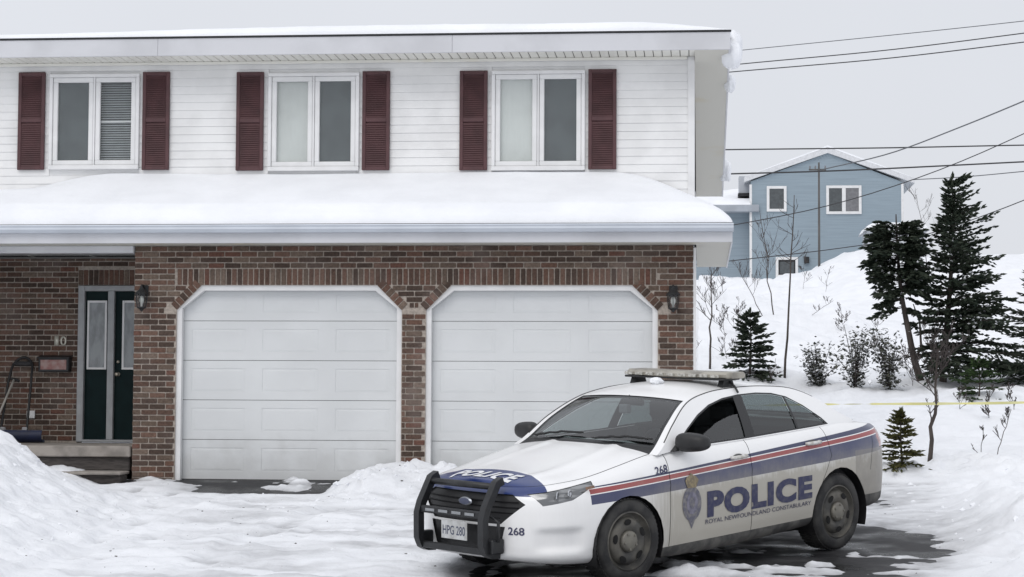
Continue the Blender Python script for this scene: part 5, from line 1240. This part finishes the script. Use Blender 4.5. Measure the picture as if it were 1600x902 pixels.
for k_, ch in enumerate('10'):
    bt = text_mesh(ch, bold=.01); bmesh.ops.triangulate(bt, faces=bt.faces[:]); w_ = .05 if ch == '1' else .08; x0_ = -.085 if k_ == 0 else -.01
    r_ = bmesh.ops.extrude_face_region(bt, geom=bt.faces[:]); 
    for v in [e for e in r_['geom'] if isinstance(e, bmesh.types.BMVert)]: v.co.z += .1
    for v in bt.verts: v.co = Vector((x0_+v.co.x*w_, -v.co.z*.12, -.055+v.co.y*.12))
    me_ = bpy.data.meshes.new('digit'); bt.to_mesh(me_); bt.free(); me_.materials.append(mat('brass_digit', (.62, .60, .52), .4, .3)); o = bpy.data.objects.new('digit', me_); COL.objects.link(o); o.parent = hn
ob = MB().cbox(-.055, .055, -.03, -.003, -.05, .05, .008).build('outlet_box', TRIM); ob.location = (-8.445, YP-.003, .70); tag(ob, 'small white outlet box low on the porch brick wall', 'outlet')
BLUEP = mat('blue_plastic', (.006, .013, .05), .55, var=.3, vscale=9)
sc = thing('snow_scoop', 'wide blue snow scoop with a black hooped handle leaning on the porch wall', 'shovel', (-8.52, YP-.30, .345))
P = np.array([[(x_, -.05-.09*math.sin(t)+.25*0, .17-.16*math.cos(t)+.0) for t in np.linspace(.0, 2.4, 10)] for x_ in np.linspace(-.36, .36, 12)]); P[..., 2] += .0
P[..., 2] *= .55; mb = MB().grid(P); P2 = P+np.array([0, .008, .004]); mb.grid(P2); mb.build('blade', BLUEP, sc, smooth=True)
MB().cbox(-.37, .37, -.06, -.02, .005, .045, .008).build('blade_edge', mat('worn_edge', (.05, .06, .09), .5), sc)
hoop = [(-.20, -.05, .16), (-.185, .05, .5), (-.165, .15, .85), (-.13, .235, 1.02), (-.02, .262, 1.09), (.09, .235, 1.02), (.12, .15, .85), (.13, .05, .5), (.14, -.05, .16)]
MB().tube([tuple(p) for p in spl(hoop, 40)], .017, 8).build('handle', BLACK, sc, smooth=True)
MB().tube([(-.125, .232, 1.005), (.085, .232, 1.005)], .03, 8).build('grip', mat('grey_foam_grip', (.04, .04, .042), .9), sc, smooth=True)
for x_ in (-.17, .115): MB().cbox(x_-.035, x_+.035, -.075, -.03, .13, .20, .01).build('clamp', mat('grey_clamp', (.30, .30, .31), .5), sc)
sv = thing('snow_shovel', 'snow shovel with a pale straight shaft in front of the scoop', 'shovel', (-8.80, YP-.45, .345))
MB().tube([(.02, -.03, .16), (.17, .30, .80)], .014, 8).build('shaft', mat('pale_ash_wood', (.42, .40, .36), .6, var=.2, vscale=20), sv, smooth=True)
MB().tube([(.10, .30, .80), (.13, .305, .815), (.21, .305, .795), (.24, .30, .775)], .016, 8).build('grip', BLACK, sv, smooth=True)
P = np.array([[(x_, -.02-.05*math.sin(t), .10-.10*math.cos(t)) for t in np.linspace(0, 2.2, 8)] for x_ in np.linspace(-.2, .2, 8)]); MB().grid(P).build('blade', BLUEP, sv, smooth=True)
s3 = thing('snow_brush', 'dark long-handled brush leaning at the left edge of the porch', 'brush', (-9.05, YP-.35, .345))
MB().tube([(.05, -.05, .05), (.12, .28, 1.08)], .016, 8).build('shaft', BLACK, s3, smooth=True)
MB().cbox(-.12, .22, -.09, -.02, .0, .10, .01).build('head', BLACK, s3)

# ------------------------------------------------------------------ hillside: blue house
def ground_hit(px, py):
    r = _fw + _rt*(px-IW/2)/FPX - _up*(py-IH/2)/FPX
    t = np.arange(15.0, 130, 0.1); P = CAM_LOC[None]+r[None]*t[:, None]
    below = np.nonzero(P[:, 2] < z_snow(P[:, 0], P[:, 1]))[0]
    return P[below[0]] if len(below) else P[-1]
BY = 72.0
bh = thing('blue_house', 'blue gabled house on the snowy hill with white-framed windows', 'house', (6.05, BY, 6.2))
BL = mat('blue_siding', (.27, .335, .385), .7, var=.12, vscale=2.0, stretch=(.3, .3, 14)); BLD = mat('blue_siding_annex', (.26, .32, .37), .7, var=.12, vscale=2.0, stretch=(.3, .3, 14))
def bp_(px, py): p = at(px, py, BY); return (p[0]-6.05, p[2]-6.2)
wl, wr = bp_(1173, 300)[0], bp_(1410, 300)[0]; ez = bp_(1173, 282)[1]; ap = bp_(1293, 238)
MB().prism([(wl, -1.5), (wr, -1.5), (wr, ez-.12), (ap[0], ap[1]-.05), (wl, ez-.05)], 'y', 0, 9).build('wall', BL, bh)
el_, er_ = bp_(1163, 277), bp_(1429, 279); apx = bp_(1293, 231)
th = .24
rf = MB().prism([el_, apx, (apx[0], apx[1]-th*1.1), (el_[0], el_[1]-th)], 'y', -.16, 9.4).prism([(apx[0]+.001, apx[1]), er_, (er_[0], er_[1]-th), (apx[0]+.001, apx[1]-th*1.1)], 'y', -.16, 9.4).build('roof', mat('grey_barge_board', (.66, .67, .69), .5, var=.1), bh)
MB().prism([(el_[0]+.1, el_[1]+.01), (apx[0], apx[1]+.012), (er_[0]-.1, er_[1]+.01), (er_[0]-.15, er_[1]+.07), (apx[0], apx[1]+.10), (el_[0]+.15, el_[1]+.07)], 'y', -.15, 9.35).build('roof_snow', SNOW, rf)
for xa in (wl, wr): MB().cbox(xa-.06, xa+.06, -.03, .02, -1.5, ez-.2, .01).build('corner_board', TRIM, bh)
def bwin(px0, px1, py0, py1, n_, dark=False):
    a, b_ = bp_(px0, py1), bp_(px1, py0); t = .13
    fr = MB().cbox(a[0], a[0]+t, -.07, .02, a[1], b_[1], .01).cbox(b_[0]-t, b_[0], -.07, .02, a[1], b_[1], .01).cbox(a[0]+t, b_[0]-t, -.07, .02, a[1], a[1]+t, .01).cbox(a[0]+t, b_[0]-t, -.07, .02, b_[1]-t, b_[1], .01)
    w_ = fr.build('window', TRIM, bh)
    if dark: MB().cbox(a[0]+t, b_[0]-t, -.06, -.031, a[1]+t, a[1]+t+.05, .005).cbox(a[0]+t, a[0]+t+.06, -.06, -.031, a[1]+t+.05, b_[1]-t-.08, .005).cbox(b_[0]-t-.06, b_[0]-t, -.06, -.031, a[1]+t+.05, b_[1]-t-.08, .005).cbox(a[0]+t, b_[0]-t, -.06, -.031, b_[1]-t-.08, b_[1]-t, .005).build('dark_frame', DARKMETAL, w_)
    if n_ == 2: m_ = (a[0]+b_[0])/2; MB().cbox(m_-.09, m_+.09, -.068, .02, a[1]+t, b_[1]-t, .01).build('mullion', TRIM, w_)
    spans = [(a[0]+t, b_[0]-t)] if n_ == 1 else [(a[0]+t, (a[0]+b_[0])/2-.09), ((a[0]+b_[0])/2+.09, b_[0]-t)]
    for i, (p, q_) in enumerate(spans): MB().box(p, q_, -.03, .015, a[1]+t, b_[1]-t).build('pane', mat('far_pane_%d' % i, ((.085, .095, .10), (.19, .19, .20))[i], .25, var=.2), w_)
bwin(1198, 1229, 291, 331, 1); bwin(1291, 1346, 290, 335, 2); bwin(1212, 1247, 402, 434, 1, True)
MB().cbox(bp_(1255, 0)[0], bp_(1263, 0)[0], -.25, -.02, bp_(1255, 412)[1], bp_(1255, 402)[1], .02).build('meter_box', DARKMETAL, bh)
# low wing at the left
al, ar = bp_(1085, 325)[0], bp_(1186, 325)[0]; az = bp_(1110, 328)[1]
MB().box(al, wl-.002, .6, 7, -1.5, az-.1).build('annex_wall', BLD, bh)
MB().cbox(al, ar, -.25, 7.2, az-.12, az+.22, .03).build('annex_fascia', mat('weathered_grey_fascia', (.36, .39, .43), .6, var=.15, vscale=2), bh)
sn = MB(); X, Y = np.meshgrid(np.linspace(al, wl-.01, 24), np.linspace(-.2, 7, 14), indexing='ij')
sn.grid(np.stack([X, Y, az+.225+.28*np.clip((Y+.2)/.6, 0, 1)**.5+.17*np.maximum(Y, 0)+.12*fbm(X*.8, Y*.6, 3, 5)], -1)).build('annex_snow', SNOW, bh, smooth=True)
dk = bp_(1155, 303); dk2 = bp_(1173, 272)
MB().cbox(dk[0], dk2[0], .9, 2.0, dk[1]+.08, dk2[1], .02).build('dormer', mat('grey_dormer', (.40, .42, .45), .7), bh)
MB().cbox(dk[0]-.04, dk2[0]+.02, .8, 2.0, dk[1]-.04, dk[1]+.12, .02).build('dormer_base', DARKMETAL, bh)
# snow-laden shed right of the blue house
shp = at(1352, 405, 66); shq = at(1450, 348, 66)
shd = thing('shed', 'small pale shed buried in snow at the right foot of the blue house', 'shed', (shp[0], 66, shp[2]-.6))
wS, hS = shq[0]-shp[0], shq[2]-shp[2]+.6
MB().box(.12, wS-.1, 0, 3, 0, hS-.35).build('wall', mat('pale_grey_boards', (.55, .57, .60), .8, var=.15, vscale=4), shd)
X, Y = np.meshgrid(np.linspace(-.06, wS+.06, 30), np.linspace(-.2, 3.2, 16), indexing='ij'); e_ = np.minimum(np.minimum((X+.06), (wS+.06-X))/.45, np.minimum(Y+.2, 3.2-Y)/.45).clip(0, 1)
zt_ = hS-.36+.40*e_**.5+.06*fbm(X*1.5, Y*1.5, 3, 2); mb = MB().grid(np.stack([X, Y, zt_], -1)); mb.build('snow_cap', SNOW, shd, smooth=True)

# ------------------------------------------------------------------ utility pole and wires
up_b = at(1280, 408, 66); up_t = at(1280, 254, 66); pz = zs(up_b[0], 66)
upo = thing('utility_pole', 'thin grey utility pole standing before the blue house gable', 'pole', (up_b[0], 66, pz-.2))
WOODP = mat('weathered_pole', (.13, .125, .12), .9, var=.3, vscale=4, stretch=(1, 1, .2))
hp_ = up_t[2]-pz+.2
MB().tube([(0, 0, 0), (0, 0, hp_*.5), (0, 0, hp_)], [.055, .05, .04], 8).build('pole', WOODP, upo, smooth=True)
MB().cbox(-.45, .32, -.035, .035, hp_-.36, hp_-.29, .01).build('crossarm', WOODP, upo)
for x_ in (-.4, -.16, .28): MB().lathe([(.0, .14), (.035, .13), (.03, .08), (.045, .06), (.03, .0)], 'z', (x_, 0, hp_-.28), 8).build('insulator', mat('grey_insulator', (.18, .18, .19), .4), upo)
WIRE = mat('black_cable', (.028, .028, .031), .6); WIREG = mat('weathered_cable', (.10, .105, .115), .6)
def wire(pix, Y0, Y1, rad, label, m_=WIRE):
    n_ = len(pix); P = []
    for k_, (px, py) in enumerate(pix): f = (px-pix[0][0])/(pix[-1][0]-pix[0][0]); P.append(at(px, py, Y0+(Y1-Y0)*f))
    o = MB().tube([tuple(p) for p in spl(P, 24)], rad, 6).build('overhead_wire', m_, None, smooth=True); tag(o, label, 'wire', 'overhead wires on the right')
wire([(950, 99), (1165, 78), (1600, 33), (1760, 14)], 34, 26, .011, 'topmost faint overhead wire at the right', WIREG)
wire([(950, 121), (1160, 100), (1400, 77), (1600, 52), (1760, 31)], 30, 24, .014, 'second overhead wire from the top')
wire([(950, 130), (1150, 112), (1400, 90), (1600, 66), (1760, 46)], 29, 23, .014, 'third overhead wire from the top, lowest of the upper three')
wire([(900, 238), (1140, 234), (1400, 231), (1600, 227), (1760, 225)], 60, 60, .030, 'level overhead wire touching the blue house gable peak')
wire([(900, 279), (1135, 272), (1280, 268), (1600, 253), (1760, 245)], 64, 64, .036, 'dark overhead wire crossing the blue house just under its gable')
wire([(1281, 266), (1390, 240), (1500, 199), (1600, 158), (1760, 88)], 65.9, 40, .026, 'overhead wire rising steeply from the utility pole', WIREG)
wire([(900, 386), (1150, 351), (1300, 320), (1400, 290), (1500, 253), (1600, 209), (1760, 134)], 34, 30, .014, 'dark overhead wire slanting across the blue house windows')
wire([(900, 433), (1140, 408), (1320, 387), (1450, 366), (1540, 336), (1600, 313), (1760, 244)], 40, 34, .015, 'lowest overhead wire passing behind the tall spruce top')
wire([(1425, 281), (1500, 277), (1600, 268), (1760, 252)], 60, 50, .020, 'short faint overhead wire right of the blue house eave', WIREG)

# ------------------------------------------------------------------ trees
BARK = mat('grey_brown_bark', (.085, .070, .062), .95, var=.45, vscale=14, bump=.5, bscale=40, stretch=(1, 1, .25))
TWIG = mat('dark_twig_bark', (.070, .058, .055), .9, var=.4, vscale=9)
def needle_mat(name, c1, c2):
    m = bpy.data.materials.new(name); m.use_nodes = True; nt = m.node_tree; b = nt.nodes['Principled BSDF']; b.inputs['Roughness'].default_value = .75; b.inputs['Specular IOR Level'].default_value = .2
    ge = nt.nodes.new('ShaderNodeNewGeometry'); mx_ = nt.nodes.new('ShaderNodeMix'); mx_.data_type = 'RGBA'
    mx_.inputs[6].default_value = (*c1, 1); mx_.inputs[7].default_value = (*c2, 1); nt.links.new(ge.outputs['Random Per Island'], mx_.inputs[0]); nt.links.new(mx_.outputs[2], b.inputs['Base Color']); return m
NEED = needle_mat('spruce_needles', (.024, .037, .026), (.068, .082, .058)); NEED_Y = needle_mat('young_spruce_needles', (.060, .066, .022), (.13, .12, .045)); NEED_G = needle_mat('fresh_green_needles', (.03, .055, .022), (.06, .10, .035))
def clump(mb, p, d, L, w, rng):
    """one spray of needles: two crossed slender blades along d"""
    d = d.normalized(); a = d.cross(Vector((0, 0, 1)));
    if a.length < .1: a = Vector((1, 0, 0))
    a.normalize(); b_ = d.cross(a)
    for s_ in (a, b_*.75 + a*rng.uniform(-.3, .3)):
        mb.add([p, p+d*L*.45+s_*w, p+d*L, p+d*L*.45-s_*w], [(0, 1, 2, 3)])
def branch_fan(nd, sn_, tw, p0, dirh, L, up0, droop, rng, cl, wd_, dens=1.0, snowp=.0, curl=.25, flat=.6):
    """a conifer bough with side twigs carrying needle sprays"""
    dirh = Vector((dirh[0], dirh[1], 0)).normalized(); side = Vector((-dirh.y, dirh.x, 0)); pts = []
    n_ = max(4, int(L/.10)); 
    for k_ in range(n_+1):
        t = k_/n_; pts.append(p0 + dirh*L*t + Vector((0, 0, 1))*(L*(up0*t - droop*t*t + curl*droop*t**4)) + side*L*.05*math.sin(t*5+p0.z*7))
    tw.tube(pts, [max(.004, .018*L*(1-.85*k_/n_)) for k_ in range(n_+1)], 4, cap=False)
    for k_ in range(1, n_+1):
        t = k_/n_; p = pts[k_]; fw_ = (pts[k_]-pts[k_-1]).normalized()
        tl = L*flat*(.22+.78*math.sin(math.pi*min(1, t*.92+.08))**.8)*(1-t*.55)
        for sg in (-1, 1):
            for rep_ in range(1 if dens < 1 else int(dens)):
                if rng.random() > dens: continue
                ang = rng.uniform(.55, 1.0); dv = (fw_*math.cos(ang)+side*sg*math.sin(ang)+Vector((0, 0, rng.uniform(-.32, .12)))).normalized()
                m_ = max(1, int(tl/(cl*.62)))
                for j in range(m_):
                    q_ = p + dv*tl*(j/m_) + Vector((0, 0, -.10*tl*(j/m_)**2))
                    dd = (dv + Vector((rng.uniform(-.4, .4), rng.uniform(-.4, .4), rng.uniform(-.3, .25)))).normalized()
                    clump(nd, q_, dd, cl*rng.uniform(.75, 1.25), wd_*rng.uniform(.7, 1.2), rng)
                    if snowp and rng.random() < snowp: clump(sn_, q_+Vector((0, 0, .02)), dd, cl*.8, wd_*1.2, rng)
        clump(nd, p, (fw_+Vector((0, 0, rng.uniform(-.2, .3)))), cl*1.2, wd_, rng)
def spruce(name, label, base, H, R, seed, whorls, per, cl, wd_, nm=NEED, lean=(0, 0), asym=(0, 0), dens=1.0, snowp=.0, start=.06, bare=None, trunk_r=.02, pw=.85, group='conifers on the snowy slope'):
    rng = random.Random(seed); t = thing(name, label, 'tree', tuple(base), 0, group); nd = MB(); sn_ = MB(); tw = MB()
    ax_ = lambda f: Vector((lean[0]*H*f + .015*H*math.sin(f*4+seed), lean[1]*H*f, H*f))
    MB().tube([ax_(f) for f in np.linspace(-.04, 1, 12)], [trunk_r*H*(1-.93*f)+.004 for f in np.linspace(0, 1, 12)], 8).build('trunk', BARK, t, smooth=True)
    for w in range(whorls):
        f = start + (1-start)*(w+rng.uniform(-.3, .3))/whorls; f = min(max(f, start), .985)
        for k_ in range(per if f < .85 else max(3, per-2)):
            a = rng.uniform(0, 2*math.pi); dx, dy = math.cos(a), math.sin(a)
            L = R*((1-f)**pw*.95+.05)*rng.choice((.55, .75, .9, 1.0, 1.1, 1.3))*rng.uniform(.9, 1.1)*(1+asym[0]*dx+asym[1]*dy)
            if bare and rng.random() < bare(f): continue
            branch_fan(nd, sn_, tw, ax_(f), (dx, dy), L, .16+.5*f, .34*(1-f)+.06, rng, cl, wd_, dens, snowp)
    for k_ in range(5): clump(nd, ax_(1)-Vector((0, 0, .05*H*k_/5)), Vector((rng.uniform(-.4, .4), rng.uniform(-.4, .4), 1)), cl*1.2, wd_, rng)
    tw.build('boughs', TWIG, t); nd.build('crown', nm, t)
    if sn_.v: sn_.build('crown_snow', SNOW, t, kind='stuff')
    return t
def tree_at(px, pyb, pyt):
    g_ = ground_hit(px, pyb); tp = at(px, pyt, g_[1]); return (g_[0], g_[1], g_[2]-.03), tp[2]-g_[2]
b0, h0 = tree_at(1478, 598, 276); print('spruce', b0, h0)
spruce('spruce_tree', 'tallest dark spruce with dense crown at the right', b0, h0, h0*.245, 5, 36, 9, .12, .030, asym=(.45, -.05), lean=(.03, 0), dens=.95, pw=.70, trunk_r=.018, snowp=.04, bare=lambda f: .5 if f < .25 else .25 if f < .55 else .05)
b1, h1 = tree_at(1640, 600, 405)
spruce('spruce_tree', 'dark spruce cut off by the right edge of the picture', b1, h1, h1*.42, 8, 16, 7, .15, .020, pw=.7)
b2, h2 = tree_at(1172, 588, 487)
spruce('spruce_sapling', 'small dark spruce just right of the garage corner', b2, h2, h2*.42, 12, 14, 8, h2*.09, h2*.024, snowp=.05, pw=.75, start=.02)
b3, h3 = tree_at(1409, 731, 640); print(b3, h3)
spruce('spruce_sapling', 'tiny yellowish spruce in the snow behind the police car', b3, h3, h3*.33, 21, 15, 7, h3*.10, h3*.020, NEED_Y, pw=.75, start=.06, dens=1)
b4, h4 = tree_at(1530, 622, 560)
spruce('spruce_sapling', 'low fresh green spruce under the tallest spruce', b4, h4, h4*.62, 31, 8, 7, h4*.16, h4*.022, NEED_G, pw=.7, start=.02)
# wind-cut leaning conifer with a flat table of boughs
def flat_tree():
    g_ = ground_hit(1437, 596); Y = g_[1]; t = thing('wind_cut_conifer', 'leaning wind-cut conifer with a flat dark top left of the tall spruce', 'tree', (g_[0], Y, g_[2]-.05), 0, 'conifers on the snowy slope')
    rng = random.Random(77); nd = MB(); sn_ = MB(); tw = MB(); B = Vector(g_)-Vector((0, 0, .05))
    pix = [(1440, 600), (1428, 560), (1420, 520), (1412, 480), (1406, 440), (1403, 400), (1401, 365), (1400, 335)]
    tr = [Vector(at(x_, y_, Y))-B for x_, y_ in pix]; sc_ = tr[-1].z
    P = [Vector(p) for p in spl([tuple(p) for p in tr], 24)]
    MB().tube(P, [.021*sc_*(1-.93*i/23)+.006 for i in range(24)], 8).build('trunk', BARK, t, smooth=True)
    MB().tube([P[3], P[3]+Vector((.12, .02, .3)), P[3]+Vector((.10, .05, .75)), P[3]+Vector((-.02, .05, 1.1))], [.03, .025, .02, .01], 6).build('second_stem', BARK, t, smooth=True)
    m_per_px = (Vector(at(1500, 400, Y))-Vector(at(1400, 400, Y))).length/100
    def bough(py, lpx, dxs, up, droop, n_):
        p = min(P, key=lambda q_: abs(q_.z-(Vector(at(1400, py, Y))-B).z))
        for k_ in range(n_):
            a = rng.uniform(-1.15, 1.15) + (0 if dxs > 0 else math.pi)
            branch_fan(nd, sn_, tw, p+Vector((0, 0, rng.uniform(-.12, .12))), (math.cos(a), math.sin(a)), lpx*m_per_px*rng.uniform(.7, 1.05), up, droop, rng, .13, .034, 2, .04, flat=.7)
    for py in range(360, 452, 7):
        for sgn in (-1, 1): bough(py, (34 if py < 372 else 50) - .12*(py-372), sgn, .34-.005*(py-360), .26, 3)
    for py, l, sgn, up, dr, n_ in ((372, 46, -1, .35, .30, 6), (372, 50, 1, .42, .22, 6), (388, 52, -1, .22, .30, 7), (390, 50, 1, .25, .25, 6), (405, 54, -1, .10, .25, 7), (410, 46, 1, .05, .2, 5), (425, 50, -1, .0, .18, 5), (430, 52, 1, .0, .22, 6), (448, 34, -1, -.05, .2, 3), (445, 46, 1, -.1, .2, 5), (462, 40, -1, -.15, .2, 4), (470, 30, 1, -.2, .2, 2), (478, 50, -1, -.25, .1, 3), (500, 26, 1, -.1, .3, 2)):
        bough(py, l, sgn, up, dr, n_)
    tw.build('boughs', TWIG, t); nd.build('crown', NEED, t); sn_.build('crown_snow', SNOW, t, kind='stuff')
flat_tree()
def bare_tree(name, label, px, pyb, tip, seed, r0=.018, depth=4, spread=.55, n_side=7, start=.25, kink=.06, group='bare saplings in the snow', sidelen=.35):
    g_ = ground_hit(px, pyb); B = Vector((g_[0], g_[1], g_[2]-.05)); T = Vector(at(*tip, g_[1]))-B; rng = random.Random(seed)
    t = thing(name, label, 'tree' if r0 > .01 else 'shrub', tuple(B), 0, group); H = T.length; main = []
    for k_ in range(10):
        f = k_/9; main.append(T*f + Vector((rng.uniform(-1, 1), rng.uniform(-1, 1), 0))*H*kink*math.sin(math.pi*f)*.5)
    MB().tube(main, [r0*H/3*(1-.85*k_/9)+.004 for k_ in range(10)], 6).build('trunk', BARK, t, smooth=True)
    br = MB()
    def grow(p, d, L, r, lv):
        pts = [p]; dd = d.copy()
        for k_ in range(4):
            dd = (dd + Vector((rng.uniform(-.22, .22), rng.uniform(-.22, .22), rng.uniform(-.05, .2)))).normalized(); pts.append(pts[-1]+dd*L/4)
        br.tube(pts, [max(.0035, r*(1-.7*k_/4)) for k_ in range(5)], 4, cap=False)
        if lv > 0:
            for k_ in range(rng.randint(2, 4)):
                i = rng.randint(1, 4); a = Vector((rng.uniform(-1, 1), rng.uniform(-1, 1), rng.uniform(-.1, .9))).normalized()
                grow(pts[i], (dd+a*.9).normalized(), L*rng.uniform(.4, .65), r*.55, lv-1)
    for k_ in range(n_side):
        f = start+(1-start)*rng.random(); i = min(8, int(f*9)); p = main[i].lerp(main[i+1], f*9-i); a = rng.uniform(0, 2*math.pi)
        d = Vector((math.cos(a)*spread, math.sin(a)*spread, rng.uniform(.25, 1)*.8)).normalized()
        grow(p, d, H*sidelen*(1.1-.7*f)*rng.uniform(.6, 1.2), r0*H/3*.45*(1.1-f)+.003, depth-2)
    br.build('branches', TWIG, t, kind='stuff')
    return t
bare_tree('bare_sapling', 'slim bare trunk close by the garage corner', 1109, 578, (1112, 425), 1, .036, 4, .6, 8, .5, .03)
bare_tree('bare_sapling', 'straight thin bare sapling reaching up over the blue house wall', 1226, 590, (1241, 305), 2, .020, 3, .9, 12, .62, .015, sidelen=.16)
bare_tree('bare_sapling', 'forked bare sapling before the small blue house window', 1209, 492, (1187, 330), 3, .016, 4, .45, 9, .3, .04)
bare_tree('bare_sapling', 'bare sapling leaning left beside the garage eave', 1192, 492, (1146, 405), 4, .014, 4, .5, 6, .3, .03)
bare_tree('bare_sapling', 'bare sapling standing behind the police car trunk that holds the tape', 1452, 722, (1466, 545), 5, .062, 5, .75, 14, .3, .04, sidelen=.42)
bare_tree('bare_shrub', 'thin bare shrub at the far right of the snowbank', 1556, 712, (1580, 640), 6, .008, 4, .7, 6, .1, .05)
bare_tree('bare_shrub', 'spindly bare shrub left of the far-right one', 1532, 712, (1537, 668), 16, .007, 4, .7, 5, .1, .05)
bare_tree('bare_shrub', 'bare twigs on the bank below the blue house windows', 1290, 455, (1296, 420), 7, .007, 4, .8, 8, .1, .05)
bare_tree('bare_shrub', 'fine bare shrub between the leaning conifer and the tall spruce', 1452, 600, (1462, 500), 9, .006, 5, .45, 12, .05, .05)
bare_tree('bare_sapling', 'pale bare sapling between the blue house and the tall spruce', 1450, 430, (1432, 305), 10, .012, 4, .5, 8, .3, .04)
bare_tree('bare_shrub', 'tangle of bare twigs low behind the garage corner', 1135, 560, (1128, 480), 13, .006, 5, .6, 10, .05, .05)
bare_tree('bare_shrub', 'low bare branch sticking out of the slope right of the tall thin sapling', 1262, 494, (1302, 470), 23, .010, 4, .7, 5, .2, .06)
bare_tree('bare_shrub', 'low bare twigs by the snow right behind the small dark spruce', 1205, 600, (1212, 560), 24, .006, 4, .7, 6, .1, .06)
bare_tree('bare_shrub', 'bare thicket at the foot of the tall spruce', 1425, 604, (1428, 540), 25, .006, 5, .55, 12, .05, .06)
bare_tree('bare_sapling', 'very thin bare stem against the garage side wall', 1088, 590, (1085, 500), 26, .022, 3, .5, 3, .5, .02)
scr = random.Random(5)
for k_ in range(9):
    px = (1120, 1150, 1255, 1320, 1365, 1395, 1500, 1545, 1585)[k_]; py = (470, 520, 450, 520, 545, 470, 640, 655, 640)[k_]
    bare_tree('bare_shrub', ('wisp of bare scrub low by the blue annex', 'wisp of bare scrub above the small dark spruce', 'bare scrub below the dark framed window of the blue house', 'bare scrub above the leafy shrubs', 'bare scrub just left of the leaning conifer', 'bare scrub under the flat conifer top', 'bare scrub behind the tape left of the far-right shrubs', 'bare scrub poking up behind the tape under the green spruce', 'bare scrub at the far right behind the tape')[k_], px, py, (px+scr.uniform(-8, 8), py-scr.uniform(32, 55)), 40+k_, .006, 5, .7, 9, .05, .07)
# snow-dusted broadleaf evergreens
LEAF = needle_mat('dull_leaf', (.040, .045, .034), (.095, .095, .075))
def leafy(label, px, pyb, pyt, seed, wpx):
    g_ = ground_hit(px, pyb); top = at(px, pyt, g_[1]); H = top[2]-g_[2]; R = wpx*(at(1500, 400, g_[1])[0]-at(1400, 400, g_[1])[0])/100/2
    rng = random.Random(seed); t = thing('leafy_shrub', label, 'shrub', (g_[0], g_[1], g_[2]-.04), 0, 'snow-dusted shrubs on the slope'); st_ = MB(); lf = MB(); sn_ = MB()
    for k_ in range(13):
        a = rng.uniform(0, 2*math.pi); rr = R*rng.uniform(.3, 1.25); hh = H*rng.uniform(.45, 1); tip = Vector((rr*math.cos(a), rr*math.sin(a), hh))
        pts = [Vector((0, 0, 0)), tip*.5+Vector((0, 0, H*.08)), tip]; st_.tube(pts, [.012, .008, .004], 4, cap=False)
        for j in range(60):
            f = rng.uniform(.0, 1.05); p = pts[0].lerp(pts[1], max(f, .15)/.5) if f < .5 else pts[1].lerp(pts[2], (f-.5)/.5); p = p + Vector((rng.gauss(0, .085), rng.gauss(0, .085), rng.gauss(0, .07)))*H
            d = Vector((rng.uniform(-1, 1), rng.uniform(-1, 1), rng.uniform(-.6, .6))).normalized(); L = .080*rng.uniform(.7, 1.4); s_ = d.cross(Vector((0, 0, 1))).normalized()*L*.36
            lf.add([p, p+d*L*.5+s_, p+d*L, p+d*L*.5-s_], [(0, 1, 2, 3)])
            if rng.random() < .40: q_ = p+Vector((0, 0, .012)); sn_.add([q_, q_+d*L*.5+s_*1.1, q_+d*L, q_+d*L*.5-s_*1.1], [(0, 1, 2, 3)])
    st_.build('stems', TWIG, t); lf.build('leaves', LEAF, t, fix=False, kind='stuff'); sn_.build('leaf_snow', SNOW, t, fix=False, kind='stuff')
leafy('low snow-dusted shrub left of the taller leafy shrubs on the slope', 1278, 603, 535, 3, 60)
leafy('tall leafy shrub in the middle of three on the slope', 1337, 606, 503, 4, 62)
leafy('leafy shrub nearest the leaning conifer', 1390, 608, 510, 5, 60)
# ------------------------------------------------------------------ police tape
tp_ = MB(); pix = [(1085, 636), (1290, 632), (1455, 631), (1560, 630), (1640, 628), (1760, 624), (2300, 632)]; YT = ground_hit(1452, 722)[1]
P = spl([tuple(at(x_, y_, YT-.03)) for x_, y_ in pix], 260)
G = []
for k_, p in enumerate(P):
    a = 1.15+.55*math.sin(k_*.13)+.35*math.sin(k_*.37); w_ = .017
    if k_ > 62: a = .35+.45*math.sin(k_*.21)
    G.append([(p[0], p[1]-w_*math.sin(a), p[2]-w_*math.cos(a)), (p[0], p[1]+w_*math.sin(a), p[2]+w_*math.cos(a))])
o = tp_.grid(np.array(G)).build('police_tape', mat('yellow_tape', (.66, .62, .26), .45, col2=(.60, .58, .30), vscale=6), None, smooth=True); tag(o, 'yellow police tape strung across behind the car to the right', 'tape')
